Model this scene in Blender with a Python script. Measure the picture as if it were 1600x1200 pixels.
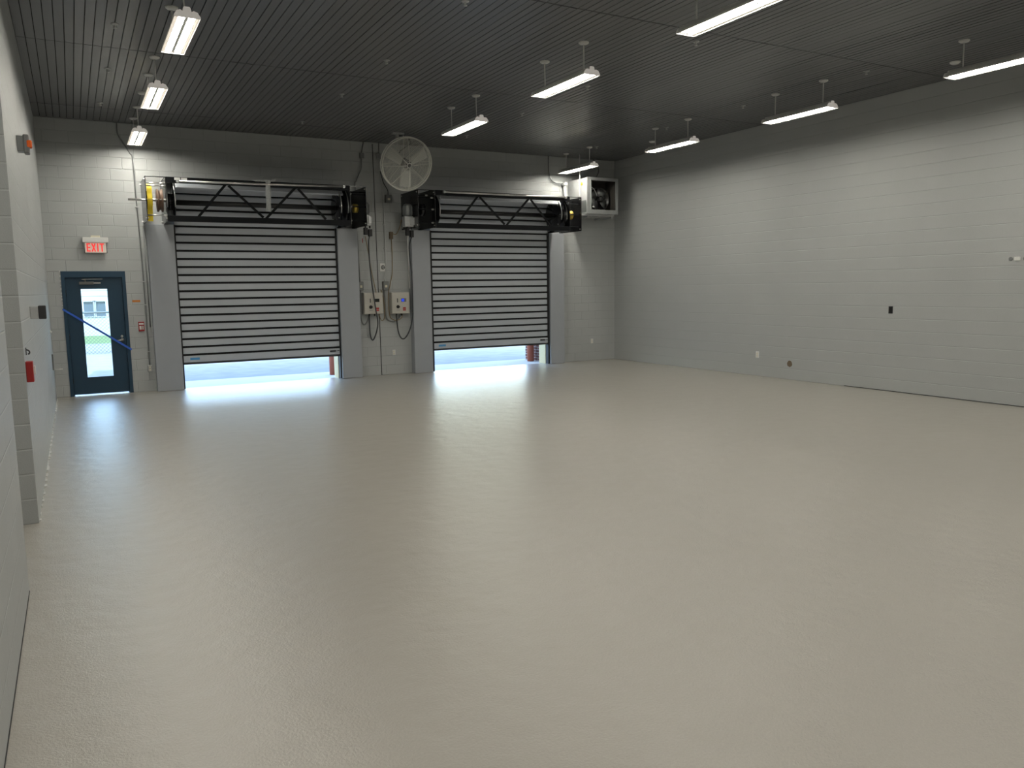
import bpy, bmesh, math, random
from mathutils import Vector, Matrix

random.seed(7)
for _o in list(bpy.data.objects):
    bpy.data.objects.remove(_o, do_unlink=True)
SC = bpy.context.scene
COL = SC.collection
PI = math.pi

# ------------------------------------------------------------------ measures
XL, XR, D, H = -0.366, 11.9145, 16.20, 4.877      # left wall, right wall, back wall, ceiling
YF = -4.0                                         # wall behind the camera
CAM_H = 1.8353

# ------------------------------------------------------------------ camera
cam_data = bpy.data.cameras.new('camera')
cam = bpy.data.objects.new('camera', cam_data)
COL.objects.link(cam)
yaw, pitch, roll = 0.50420, 0.12180, -0.01560
cy_, sy_, cp_, sp_ = math.cos(yaw), math.sin(yaw), math.cos(pitch), math.sin(pitch)
fwd = Vector((sy_ * cp_, cy_ * cp_, -sp_))
rgt = Vector((cy_, -sy_, 0))
upv = rgt.cross(fwd)
r2 = math.cos(roll) * rgt + math.sin(roll) * upv
u2 = -math.sin(roll) * rgt + math.cos(roll) * upv
m = Matrix.Identity(4)
for i in range(3):
    m[i][0], m[i][1], m[i][2] = r2[i], u2[i], -fwd[i]
m[2][3] = CAM_H
cam.matrix_world = m
cam_data.sensor_fit = 'HORIZONTAL'
cam_data.sensor_width = 36.0
cam_data.lens = 1232.88 / 1600 * 36.0
cam_data.clip_start = 0.05
cam_data.clip_end = 300
SC.camera = cam

# ------------------------------------------------------------------ colour management, sky, sun, unseen lamp rows
SC.view_settings.view_transform = 'Standard'
SC.view_settings.look = 'None'
SC.view_settings.gamma = 1.0
SC.view_settings.use_curve_mapping = False
SC.view_settings.exposure = 0.0

LAMP = 77.0            # radiance of the lamp strips
LAMP_COL = (1.0, 0.955, 0.84)
SKY = 1.65
SUN = 6.5

world = bpy.data.worlds.new('sky')
SC.world = world
world.use_nodes = True
wn = world.node_tree
wn.nodes.clear()
w_out = wn.nodes.new('ShaderNodeOutputWorld')
w_bg = wn.nodes.new('ShaderNodeBackground')
w_sky = wn.nodes.new('ShaderNodeTexSky')
w_sky.sky_type = 'NISHITA'
w_sky.sun_disc = False
w_sky.sun_elevation = math.radians(46)
w_sky.sun_rotation = math.radians(190)
w_sky.air_density = 1.0
w_sky.dust_density = 1.0
w_bg.inputs['Strength'].default_value = SKY
w_mix = wn.nodes.new('ShaderNodeMixRGB')
w_mix.inputs['Fac'].default_value = 0.35
w_mix.inputs['Color2'].default_value = (0.68, 1.03, 1.35, 1)
wn.links.new(w_sky.outputs[0], w_mix.inputs['Color1'])
wn.links.new(w_mix.outputs[0], w_bg.inputs['Color'])
wn.links.new(w_bg.outputs[0], w_out.inputs['Surface'])

sun_l = bpy.data.lights.new('sun', 'SUN')
sun_l.energy = SUN
sun_l.angle = math.radians(0.55)
sun_l.color = (0.70, 0.92, 1.15)
sun = bpy.data.objects.new('sun', sun_l)
COL.objects.link(sun)
sun.location = (4, 10, 20)
sun.rotation_euler = Vector((0.15, 0.72, -0.78)).to_track_quat('-Z', 'Y').to_euler()

# the ceiling lamps that hang behind and above the camera, out of the photograph
for lx, ly in ((1.158, 6.2), (1.158, 2.93), (1.158, -0.1), (5.85, 2.93), (5.85, -0.1), (10.2, 2.93), (10.2, -0.1)):
    al = bpy.data.lights.new('ceiling_lamp_light', 'AREA')
    al.shape = 'RECTANGLE'
    al.size, al.size_y = 0.2, 1.2
    al.energy = LAMP * PI * 0.15
    al.color = LAMP_COL
    ao = bpy.data.objects.new('ceiling_lamp_light', al)
    ao.location = (lx, ly, 4.44)
    COL.objects.link(ao)


# ------------------------------------------------------------------ materials
def lin(r, g, b):
    f = lambda c: (c / 255 / 12.92) if c <= 10 else ((c / 255 + 0.055) / 1.055) ** 2.4
    return (f(r), f(g), f(b), 1.0)


def new_mat(name):
    mt = bpy.data.materials.new(name)
    mt.use_nodes = True
    nt = mt.node_tree
    return mt, nt, nt.nodes['Principled BSDF']


def simple(name, col, rough=0.5, metal=0.0, emit=None, es=0.0, noise=0.06, scale=30.0, bump=0.0):
    mt, nt, b = new_mat(name)
    tc = nt.nodes.new('ShaderNodeTexCoord')
    nz = nt.nodes.new('ShaderNodeTexNoise')
    nz.inputs['Scale'].default_value = scale
    nz.inputs['Detail'].default_value = 3
    nt.links.new(tc.outputs['Object'], nz.inputs['Vector'])
    mx = nt.nodes.new('ShaderNodeMixRGB')
    mx.inputs['Color1'].default_value = tuple(c * (1 - noise) for c in col[:3]) + (1,)
    mx.inputs['Color2'].default_value = tuple(min(1, c * (1 + noise)) for c in col[:3]) + (1,)
    nt.links.new(nz.outputs['Fac'], mx.inputs['Fac'])
    nt.links.new(mx.outputs[0], b.inputs['Base Color'])
    b.inputs['Roughness'].default_value = rough
    b.inputs['Metallic'].default_value = metal
    if emit:
        b.inputs['Emission Color'].default_value = tuple(emit[:3]) + (1,)
        b.inputs['Emission Strength'].default_value = es
    if bump:
        bp = nt.nodes.new('ShaderNodeBump')
        bp.inputs['Strength'].default_value = bump
        bp.inputs['Distance'].default_value = 0.004
        nt.links.new(nz.outputs['Fac'], bp.inputs['Height'])
        nt.links.new(bp.outputs[0], b.inputs['Normal'])
    return mt


def mnode(nt, op, a, b=None, c=None, clamp=False):
    n = nt.nodes.new('ShaderNodeMath')
    n.operation = op
    n.use_clamp = clamp
    for i, v in enumerate((a, b, c)):
        if v is None:
            continue
        if isinstance(v, (int, float)):
            n.inputs[i].default_value = v
        else:
            nt.links.new(v, n.inputs[i])
    return n.outputs[0]


def block_wall(name, axis, col, v_strength=1.0, h_strength=1.0, u0=0.0, joint=0.68, tint_amt=0.035):
    """Painted concrete block, 0.406 x 0.203 m running bond, tooled joints."""
    mt, nt, b = new_mat(name)
    geo = nt.nodes.new('ShaderNodeNewGeometry')
    sep = nt.nodes.new('ShaderNodeSeparateXYZ')
    nt.links.new(geo.outputs['Position'], sep.inputs[0])
    u = mnode(nt, 'ADD', sep.outputs[axis], 40.0 + u0)
    z = sep.outputs[2]
    row = mnode(nt, 'DIVIDE', z, 0.2032)
    rowf = mnode(nt, 'FRACT', row)
    rowi = mnode(nt, 'FLOOR', row)
    dz = mnode(nt, 'MULTIPLY', mnode(nt, 'MINIMUM', rowf, mnode(nt, 'SUBTRACT', 1.0, rowf)), 0.2032)
    par = mnode(nt, 'MULTIPLY', mnode(nt, 'FRACT', mnode(nt, 'MULTIPLY', rowi, 0.5)), 0.4064)
    uu = mnode(nt, 'DIVIDE', mnode(nt, 'ADD', u, par), 0.4064)
    uf = mnode(nt, 'FRACT', uu)
    du = mnode(nt, 'MULTIPLY', mnode(nt, 'MINIMUM', uf, mnode(nt, 'SUBTRACT', 1.0, uf)), 0.4064)
    nz = nt.nodes.new('ShaderNodeTexNoise')
    nz.inputs['Scale'].default_value = 1.7
    nz.inputs['Detail'].default_value = 4
    nt.links.new(geo.outputs['Position'], nz.inputs['Vector'])
    vary = mnode(nt, 'MULTIPLY_ADD', nz.outputs['Fac'], 2.6, -0.75, clamp=True)
    hl = mnode(nt, 'MULTIPLY', mnode(nt, 'SUBTRACT', 1.0, mnode(nt, 'DIVIDE', dz, 0.0085, clamp=True)), h_strength)
    vl = mnode(nt, 'MULTIPLY', mnode(nt, 'SUBTRACT', 1.0, mnode(nt, 'DIVIDE', du, 0.008, clamp=True)), v_strength)
    vl = mnode(nt, 'MULTIPLY', vl, vary)
    line = mnode(nt, 'MAXIMUM', mnode(nt, 'MULTIPLY', hl, mnode(nt, 'MULTIPLY_ADD', vary, 0.6, 0.4)), vl)
    # per block tint
    cell = nt.nodes.new('ShaderNodeCombineXYZ')
    nt.links.new(mnode(nt, 'FLOOR', uu), cell.inputs[0])
    nt.links.new(rowi, cell.inputs[1])
    wnz = nt.nodes.new('ShaderNodeTexWhiteNoise')
    nt.links.new(cell.outputs[0], wnz.inputs[0])
    fine = nt.nodes.new('ShaderNodeTexNoise')
    fine.inputs['Scale'].default_value = 130
    fine.inputs['Detail'].default_value = 4
    nt.links.new(geo.outputs['Position'], fine.inputs['Vector'])
    tint = mnode(nt, 'ADD', mnode(nt, 'MULTIPLY', wnz.outputs[0], tint_amt), mnode(nt, 'MULTIPLY', fine.outputs['Fac'], 0.10))
    tint = mnode(nt, 'ADD', tint, mnode(nt, 'MULTIPLY', nz.outputs['Fac'], 0.08))
    tint = mnode(nt, 'ADD', tint, 0.885)
    mul = nt.nodes.new('ShaderNodeVectorMath')
    mul.operation = 'SCALE'
    mul.inputs[0].default_value = col[:3]
    nt.links.new(tint, mul.inputs['Scale'])
    mix = nt.nodes.new('ShaderNodeMixRGB')
    nt.links.new(mnode(nt, 'MULTIPLY', line, 0.5), mix.inputs['Fac'])
    nt.links.new(mul.outputs[0], mix.inputs['Color1'])
    mix.inputs['Color2'].default_value = tuple(min(1.0, c * joint) for c in col[:3]) + (1,)
    nt.links.new(mix.outputs[0], b.inputs['Base Color'])
    hgt = mnode(nt, 'ADD', mnode(nt, 'MULTIPLY', line, -1.0), mnode(nt, 'MULTIPLY', fine.outputs['Fac'], 0.25))
    bp = nt.nodes.new('ShaderNodeBump')
    bp.inputs['Strength'].default_value = 0.8
    bp.inputs['Distance'].default_value = 0.006
    nt.links.new(hgt, bp.inputs['Height'])
    nt.links.new(bp.outputs[0], b.inputs['Normal'])
    b.inputs['Roughness'].default_value = 0.5
    return mt


WALL_COL = (0.43, 0.446, 0.447)
M = {}
M['wall_back'] = block_wall('painted_block_back', 0, WALL_COL, 1.0, 1.0, u0=0.09)
M['wall_left'] = block_wall('painted_block_left', 1, WALL_COL, 0.8, 1.0, joint=1.35)  # paler joints paint in the highlights along the courses
M['wall_right'] = block_wall('painted_block_right', 1, WALL_COL, 0.12, 0.9, joint=0.78, tint_amt=0.012)


def floor_mat():
    mt, nt, b = new_mat('textured_epoxy')
    geo = nt.nodes.new('ShaderNodeNewGeometry')
    big = nt.nodes.new('ShaderNodeTexNoise')
    big.inputs['Scale'].default_value = 0.55
    big.inputs['Detail'].default_value = 4
    nt.links.new(geo.outputs['Position'], big.inputs['Vector'])
    mid = nt.nodes.new('ShaderNodeTexNoise')
    mid.inputs['Scale'].default_value = 5
    mid.inputs['Detail'].default_value = 5
    nt.links.new(geo.outputs['Position'], mid.inputs['Vector'])
    fine = nt.nodes.new('ShaderNodeTexNoise')
    fine.inputs['Scale'].default_value = 85
    fine.inputs['Detail'].default_value = 4
    fine.inputs['Roughness'].default_value = 0.6
    nt.links.new(geo.outputs['Position'], fine.inputs['Vector'])
    t = mnode(nt, 'ADD', mnode(nt, 'MULTIPLY', big.outputs['Fac'], 0.10), mnode(nt, 'MULTIPLY', fine.outputs['Fac'], 0.26))
    t = mnode(nt, 'ADD', t, 0.82)
    mul = nt.nodes.new('ShaderNodeVectorMath')
    mul.operation = 'SCALE'
    mul.inputs[0].default_value = (0.41, 0.385, 0.34)
    nt.links.new(t, mul.inputs['Scale'])
    nt.links.new(mul.outputs[0], b.inputs['Base Color'])
    ro = mnode(nt, 'ADD', mnode(nt, 'MULTIPLY', big.outputs['Fac'], 0.16), mnode(nt, 'MULTIPLY', mid.outputs['Fac'], 0.14))
    nt.links.new(mnode(nt, 'ADD', ro, 0.24), b.inputs['Roughness'])
    hh = mnode(nt, 'ADD', mnode(nt, 'MULTIPLY', fine.outputs['Fac'], 1.0), mnode(nt, 'MULTIPLY', mid.outputs['Fac'], 3.5))
    bp = nt.nodes.new('ShaderNodeBump')
    bp.inputs['Strength'].default_value = 0.85
    bp.inputs['Distance'].default_value = 0.003
    nt.links.new(hh, bp.inputs['Height'])
    b.inputs['IOR'].default_value = 1.5
    b.inputs['Coat Weight'].default_value = 0.9
    b.inputs['Coat Roughness'].default_value = 0.30
    b.inputs['Coat IOR'].default_value = 1.6
    nt.links.new(bp.outputs[0], b.inputs['Coat Normal'])
    nt.links.new(bp.outputs[0], b.inputs['Normal'])
    return mt


M['floor'] = floor_mat()
M['ceil'] = simple('dark_metal_soffit', (0.126, 0.128, 0.134, 1), 0.31, 0.0, noise=0.05, scale=4)
M['ceil_back'] = simple('plenum_black', (0.006, 0.006, 0.006, 1), 0.9)
M['black'] = simple('black_enamel', (0.010, 0.010, 0.012, 1), 0.22)
M['beam'] = simple('satin_black_steel', (0.007, 0.008, 0.010, 1), 0.5)
M['beam'].node_tree.nodes['Principled BSDF'].inputs['Specular IOR Level'].default_value = 0.15
M['gasket'] = simple('black_gasket', (0.004, 0.004, 0.005, 1), 0.85)
M['black_matte'] = simple('black_rubber', (0.012, 0.012, 0.014, 1), 0.6)
M['slat'] = simple('anodised_slat', (0.48, 0.51, 0.555, 1), 0.55, 0.05, noise=0.05, scale=6)
M['guide'] = simple('grey_painted_steel', (0.36, 0.38, 0.41, 1), 0.42, 0.0, noise=0.04, scale=5)
M['steel'] = simple('bright_zinc', (0.62, 0.62, 0.60, 1), 0.28, 0.9)
M['galv'] = simple('galvanised_sheet', (0.50, 0.51, 0.51, 1), 0.42, 0.5, noise=0.12, scale=18)
M['frame_grey'] = simple('dull_galvanised', (0.30, 0.31, 0.31, 1), 0.45, 0.3, noise=0.1)
M['dark_steel'] = simple('dark_oiled_steel', (0.035, 0.035, 0.035, 1), 0.32, 0.5)
M['motor'] = simple('grey_cast_housing', (0.22, 0.23, 0.23, 1), 0.35, 0.6)
M['yellow'] = simple('yellow_strap', (0.75, 0.56, 0.02, 1), 0.5)
M['brass'] = simple('yellow_zinc_pulley', (0.55, 0.40, 0.08, 1), 0.35, 0.7)
M['brown'] = simple('brown_pulley', (0.16, 0.10, 0.07, 1), 0.45, 0.2)
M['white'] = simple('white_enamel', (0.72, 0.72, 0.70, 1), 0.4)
M['white_refl'] = simple('white_reflector', (0.80, 0.79, 0.76, 1), 0.45)
M['ivory'] = simple('ivory_plastic', (0.70, 0.66, 0.52, 1), 0.45)
M['lamp'] = simple('lamp_strip', (0.8, 0.8, 0.8, 1), 0.5, emit=LAMP_COL, es=LAMP, noise=0)
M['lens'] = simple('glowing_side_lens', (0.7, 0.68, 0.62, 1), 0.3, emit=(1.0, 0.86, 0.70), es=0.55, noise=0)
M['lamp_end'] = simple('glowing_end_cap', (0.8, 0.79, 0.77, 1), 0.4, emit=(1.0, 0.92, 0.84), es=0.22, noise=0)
M['fan_white'] = simple('grey_white_wire', (0.70, 0.70, 0.65, 1), 0.45)
M['blade'] = simple('grey_blade', (0.55, 0.56, 0.53, 1), 0.45, 0.0)
M['blue_door'] = simple('dark_blue_enamel', lin(30, 62, 84), 0.45, noise=0.04)
M['tape'] = simple('blue_tape', (0.03, 0.12, 0.60, 1), 0.55)
M['orange_tape'] = simple('orange_tape', (0.55, 0.20, 0.04, 1), 0.6)
M['red'] = simple('red_plastic', (0.35, 0.02, 0.02, 1), 0.4)
M['exit_red'] = simple('lit_red_letters', (0.6, 0.03, 0.03, 1), 0.5, emit=(1.0, 0.06, 0.05), es=0.8, noise=0)
M['exit_panel'] = simple('sign_panel', (0.70, 0.66, 0.58, 1), 0.35, emit=(1.0, 0.80, 0.70), es=0.14, noise=0)
M['orange'] = simple('orange_lens', (0.75, 0.12, 0.01, 1), 0.25)
M['grey_dev'] = simple('grey_device', (0.16, 0.16, 0.16, 1), 0.45)
M['dark_dev'] = simple('charcoal_device', (0.035, 0.035, 0.037, 1), 0.4)
M['encl'] = simple('warm_grey_enclosure', (0.53, 0.51, 0.46, 1), 0.45)
M['lcd_off'] = simple('display_dark', (0.03, 0.035, 0.03, 1), 0.2)
M['lcd_on'] = simple('display_blue', (0.02, 0.05, 0.5, 1), 0.3, emit=(0.03, 0.09, 1.0), es=0.55, noise=0)
M['red_label'] = simple('red_label', (0.42, 0.04, 0.035, 1), 0.5)
M['conduit'] = simple('painted_conduit', (0.24, 0.25, 0.25, 1), 0.35, 0.5)
M['cable'] = simple('dark_cable', (0.05, 0.055, 0.06, 1), 0.45)
M['tan_cable'] = simple('tan_cable', (0.30, 0.23, 0.13, 1), 0.55)
M['joint'] = simple('dark_sealant', (0.03, 0.032, 0.035, 1), 0.7)
M['patch'] = simple('brown_patch', (0.16, 0.12, 0.08, 1), 0.8)
M['mesh_dark'] = simple('dark_interior', (0.05, 0.045, 0.04, 1), 0.7)
M['asphalt'] = simple('asphalt', (0.28, 0.29, 0.29, 1), 0.9, noise=0.25, scale=2.5)
M['apron'] = simple('concrete_apron', (0.60, 0.58, 0.54, 1), 0.85, noise=0.08, scale=3)
M['gravel'] = simple('pale_gravel', (0.26, 0.26, 0.245, 1), 0.95, noise=0.2, scale=6)
M['grass'] = simple('lawn_grass', (0.13, 0.20, 0.07, 1), 0.9, noise=0.3, scale=9)
M['pale_siding'] = simple('pale_siding', (0.33, 0.37, 0.38, 1), 0.8)
M['window_dark'] = simple('dark_pane', (0.12, 0.16, 0.20, 1), 0.15)  # plain dark blue-grey pane
M['fence'] = simple('fence_wire', (0.12, 0.14, 0.14, 1), 0.5, 0.5)
M['bollard'] = simple('red_brown_bollard', (0.36, 0.10, 0.055, 1), 0.6)
M['reveal'] = simple('cream_reveal', (0.62, 0.54, 0.33, 1), 0.7)
M['roof'] = simple('roofing', (0.2, 0.2, 0.2, 1), 0.9)
M['blue_label'] = simple('blue_sticker', (0.08, 0.32, 0.62, 1), 0.4)
M['print'] = simple('grey_print', (0.30, 0.30, 0.29, 1), 0.6)


def brick_mat():
    mt, nt, b = new_mat('dark_face_brick')
    geo = nt.nodes.new('ShaderNodeNewGeometry')
    sep = nt.nodes.new('ShaderNodeSeparateXYZ')
    nt.links.new(geo.outputs['Position'], sep.inputs[0])
    cmb = nt.nodes.new('ShaderNodeCombineXYZ')
    nt.links.new(mnode(nt, 'ADD', sep.outputs[0], sep.outputs[1]), cmb.inputs[0])
    nt.links.new(sep.outputs[2], cmb.inputs[1])
    br = nt.nodes.new('ShaderNodeTexBrick')
    nt.links.new(cmb.outputs[0], br.inputs['Vector'])
    br.inputs['Color1'].default_value = (0.17, 0.06, 0.045, 1)
    br.inputs['Color2'].default_value = (0.12, 0.05, 0.04, 1)
    br.inputs['Mortar'].default_value = (0.45, 0.43, 0.40, 1)
    br.inputs['Scale'].default_value = 1.0
    br.inputs['Brick Width'].default_value = 0.2
    br.inputs['Row Height'].default_value = 0.068
    br.inputs['Mortar Size'].default_value = 0.006
    nt.links.new(br.outputs['Color'], b.inputs['Base Color'])
    b.inputs['Roughness'].default_value = 0.85
    return mt


M['brick'] = brick_mat()


def glass_mat(name, tint, refl=1.0):
    mt, nt, b = new_mat(name)
    nt.nodes.remove(b)
    out = nt.nodes['Material Output']
    tr = nt.nodes.new('ShaderNodeBsdfTransparent')
    tr.inputs[0].default_value = tint
    gl = nt.nodes.new('ShaderNodeBsdfGlossy')
    gl.inputs['Roughness'].default_value = 0.03
    fr = nt.nodes.new('ShaderNodeFresnel')
    fr.inputs['IOR'].default_value = 1.45
    mx = nt.nodes.new('ShaderNodeMixShader')
    nt.links.new(fr.outputs[0], mx.inputs[0])
    nt.links.new(tr.outputs[0], mx.inputs[1])
    nt.links.new(gl.outputs[0], mx.inputs[2])
    nt.links.new(mx.outputs[0], out.inputs['Surface'])
    return mt


M['glass'] = glass_mat('clear_glass', (0.90, 0.95, 0.95, 1))


def film_mat():
    mt, nt, b = new_mat('cloudy_plastic_film')
    out = nt.nodes['Material Output']
    b.inputs['Base Color'].default_value = (0.6, 0.62, 0.62, 1)
    b.inputs['Roughness'].default_value = 0.3
    tr = nt.nodes.new('ShaderNodeBsdfTransparent')
    mx = nt.nodes.new('ShaderNodeMixShader')
    nz = nt.nodes.new('ShaderNodeTexNoise')
    nz.inputs['Scale'].default_value = 25
    nt.links.new(mnode(nt, 'MULTIPLY_ADD', nz.outputs['Fac'], 0.5, 0.22, clamp=True), mx.inputs[0])
    nt.links.new(tr.outputs[0], mx.inputs[1])
    nt.links.new(b.outputs[0], mx.inputs[2])
    nt.links.new(mx.outputs[0], out.inputs['Surface'])
    return mt


M['film'] = film_mat()


# ------------------------------------------------------------------ geometry helpers (world coordinates)
class MB:
    def __init__(self):
        self.v, self.f, self.s = [], [], []

    def add(self, verts, faces, smooth=False):
        o = len(self.v)
        self.v += [tuple(v) for v in verts]
        self.f += [tuple(i + o for i in f) for f in faces]
        self.s += [smooth] * len(faces)
        return self

    def box(self, x0, x1, y0, y1, z0, z1):
        vs = [(x, y, z) for z in (z0, z1) for y in (y0, y1) for x in (x0, x1)]
        return self.add(vs, [(0, 2, 3, 1), (4, 5, 7, 6), (0, 1, 5, 4), (2, 6, 7, 3), (0, 4, 6, 2), (1, 3, 7, 5)])

    def bar(self, p0, p1, w, t, up=(0, 1, 0)):
        """rectangular bar from p0 to p1: width w, thickness t along `up`"""
        p0, p1 = Vector(p0), Vector(p1)
        d = (p1 - p0).normalized()
        n = Vector(up)
        n = (n - n.dot(d) * d).normalized()
        s = d.cross(n)
        vs = []
        for p in (p0, p1):
            for a, b in ((-1, -1), (1, -1), (1, 1), (-1, 1)):
                vs.append(p + s * (a * w / 2) + n * (b * t / 2))
        return self.add(vs, [(3, 2, 1, 0), (4, 5, 6, 7), (0, 1, 5, 4), (1, 2, 6, 5), (2, 3, 7, 6), (3, 0, 4, 7)])

    def tube(self, pts, r, n=10, closed=False, caps=True):
        pts = [Vector(p) for p in pts]
        k = len(pts)
        rr = r if isinstance(r, (list, tuple)) else [r] * k
        rings = []
        prev = None
        for i, p in enumerate(pts):
            if closed:
                d = pts[(i + 1) % k] - pts[i - 1]
            else:
                d = pts[min(i + 1, k - 1)] - pts[max(i - 1, 0)]
            d.normalize()
            if prev is None:
                a = Vector((0, 0, 1)) if abs(d.z) < 0.9 else Vector((1, 0, 0))
                prev = (a - a.dot(d) * d).normalized()
            else:
                prev = (prev - prev.dot(d) * d).normalized()
            s = d.cross(prev)
            rings.append([p + (prev * math.cos(2 * PI * j / n) + s * math.sin(2 * PI * j / n)) * rr[i] for j in range(n)])
        vs = [v for ring in rings for v in ring]
        fs = []
        m_ = k if closed else k - 1
        for i in range(m_):
            i2 = (i + 1) % k
            for j in range(n):
                j2 = (j + 1) % n
                fs.append((i * n + j, i * n + j2, i2 * n + j2, i2 * n + j))
        self.add(vs, fs, True)
        if caps and not closed:
            o = len(self.v) - len(vs)
            self.f.append(tuple(o + j for j in reversed(range(n))))
            self.f.append(tuple(o + (k - 1) * n + j for j in range(n)))
            self.s += [False, False]
        return self

    def lathe(self, origin, axis, prof, n=24, smooth=True):
        """prof = [(radius, distance along axis)]"""
        o, d = Vector(origin), Vector(axis).normalized()
        a = Vector((0, 0, 1)) if abs(d.z) < 0.9 else Vector((1, 0, 0))
        e1 = (a - a.dot(d) * d).normalized()
        e2 = d.cross(e1)
        vs, fs = [], []
        for r, t in prof:
            for j in range(n):
                c = 2 * PI * j / n
                vs.append(o + d * t + (e1 * math.cos(c) + e2 * math.sin(c)) * r)
        for i in range(len(prof) - 1):
            for j in range(n):
                j2 = (j + 1) % n
                fs.append((i * n + j, i * n + j2, (i + 1) * n + j2, (i + 1) * n + j))
        if prof[0][0] > 1e-6:
            fs.append(tuple(reversed(range(n))))
        if prof[-1][0] > 1e-6:
            fs.append(tuple((len(prof) - 1) * n + j for j in range(n)))
        return self.add(vs, fs, smooth)

    def prism(self, poly, axis, a0, a1):
        """closed polygon extruded along axis 0/1/2; poly holds the two other coordinates in order"""
        def P(p, a):
            c = list(p)
            c.insert(axis, a)
            return tuple(c)
        n = len(poly)
        vs = [P(p, a0) for p in poly] + [P(p, a1) for p in poly]
        fs = [tuple(range(n)), tuple(reversed(range(n, 2 * n)))]
        for i in range(n):
            j = (i + 1) % n
            fs.append((j, i, n + i, n + j))
        return self.add(vs, fs)

    def build(self, name, mat, parent=None, bevel=0.0):
        base = parent.matrix_world.translation.copy() if parent is not None else Vector((0, 0, 0))
        if parent is not None:
            base = Vector(parent['_base'])
        me = bpy.data.meshes.new(name)
        me.from_pydata([tuple(Vector(v) - base) for v in self.v], [], self.f)
        for p, s in zip(me.polygons, self.s):
            p.use_smooth = s
        bm = bmesh.new()
        bm.from_mesh(me)
        bmesh.ops.recalc_face_normals(bm, faces=bm.faces)
        bm.to_mesh(me)
        bm.free()
        me.materials.append(mat)
        o = bpy.data.objects.new(name, me)
        COL.objects.link(o)
        if parent is not None:
            o.parent = parent
        o['_base'] = tuple(base)
        if bevel:
            md = o.modifiers.new('edge', 'BEVEL')
            md.width = bevel
            md.segments = 2
            md.limit_method = 'ANGLE'
        return o


def tag(o, label, cat, group=None, kind=None):
    o['label'] = label
    o['category'] = cat
    if group:
        o['group'] = group
    if kind:
        o['kind'] = kind
    return o


def thing(name, loc, label, cat, group=None, kind=None):
    o = bpy.data.objects.new(name, None)
    o.empty_display_size = 0.1
    o.location = loc
    COL.objects.link(o)
    o['_base'] = tuple(loc)
    return tag(o, label, cat, group, kind)


def copy_tree(o, parent=None):
    c = o.copy()
    COL.objects.link(c)
    if parent is not None:
        c.parent = parent
    for ch in list(o.children):
        copy_tree(ch, c)
    return c


def smooth_path(pts, n=8):
    """Catmull-Rom through the points"""
    P = [Vector(p) for p in pts]
    P = [2 * P[0] - P[1]] + P + [2 * P[-1] - P[-2]]
    out = []
    for i in range(1, len(P) - 2):
        for k in range(n):
            t = k / n
            a, b, c, d = P[i - 1], P[i], P[i + 1], P[i + 2]
            out.append(0.5 * ((2 * b) + (c - a) * t + (2 * a - 5 * b + 4 * c - d) * t * t + (3 * b - a - 3 * c + d) * t ** 3))
    out.append(P[-2])
    return out


S = 'structure'

# ------------------------------------------------------------------ the room
OP1 = (1.765, 4.795, 3.06)      # door openings in the back wall: x0, x1, top
OP2 = (6.905, 9.885, 3.06)
MD = (-0.152, 0.878, 2.240)     # the personnel doorway
T = 0.30

fl = MB()
fl.box(-0.75, XR + 0.02, YF - 0.02, D + 0.02, -0.12, 0.0)
for a, b, _ in (OP1, OP2, MD):
    fl.box(a, b, D + 0.02, D + 0.12, -0.12, 0.0)
tag(fl.build('floor', M['floor']), 'glossy warm grey textured epoxy floor of the empty bay', 'floor', kind=S)

wb = MB()
yb0, yb1 = D, D + T
xs = [XL - 0.3, MD[0], MD[1], OP1[0], OP1[1], OP2[0], OP2[1], XR + 0.3]
for a, b in ((xs[0], xs[1]), (xs[2], xs[3]), (xs[4], xs[5]), (xs[6], xs[7])):
    wb.box(a, b, yb0, yb1, -0.1, 5.2)
for a, b, t in (MD, OP1, OP2):
    wb.box(a, b, yb0, yb1, t, 5.2)
tag(wb.build('wall_back', M['wall_back']), 'grey painted block wall behind the two roll-up doors', 'wall', kind=S)

wl = MB()
wl.box(XL - 0.3, XL, 7.3, D, -0.1, 5.2)
wl.box(XL - 0.3, XL, YF, 5.62, -0.1, 5.2)
wl.box(XL - 0.3, XL, 5.62, 7.3, 3.454, 5.2)
wl.box(XL - 0.42, XL - 0.3, 5.3, 7.6, -0.1, 3.6)
tag(wl.build('wall_left', M['wall_left']), 'grey painted block wall on the left with a recess', 'wall', kind=S)
wr = MB().box(XR, XR + 0.3, YF, D, -0.1, 5.2)
tag(wr.build('wall_right', M['wall_right']), 'long bare grey painted block wall on the right', 'wall', kind=S)
wf = MB().box(XL - 0.3, XR + 0.3, YF - 0.3, YF, -0.1, 5.2)
tag(wf.build('wall_front', M['wall_right']), 'grey painted block wall behind the camera', 'wall', kind=S)
rf = MB().box(XL - 0.35, XR + 0.35, YF - 0.35, D + T + 0.05, 5.2, 5.6)
tag(rf.build('roof', M['roof']), 'flat roof slab above the metal ceiling', 'roof', kind=S)


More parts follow.
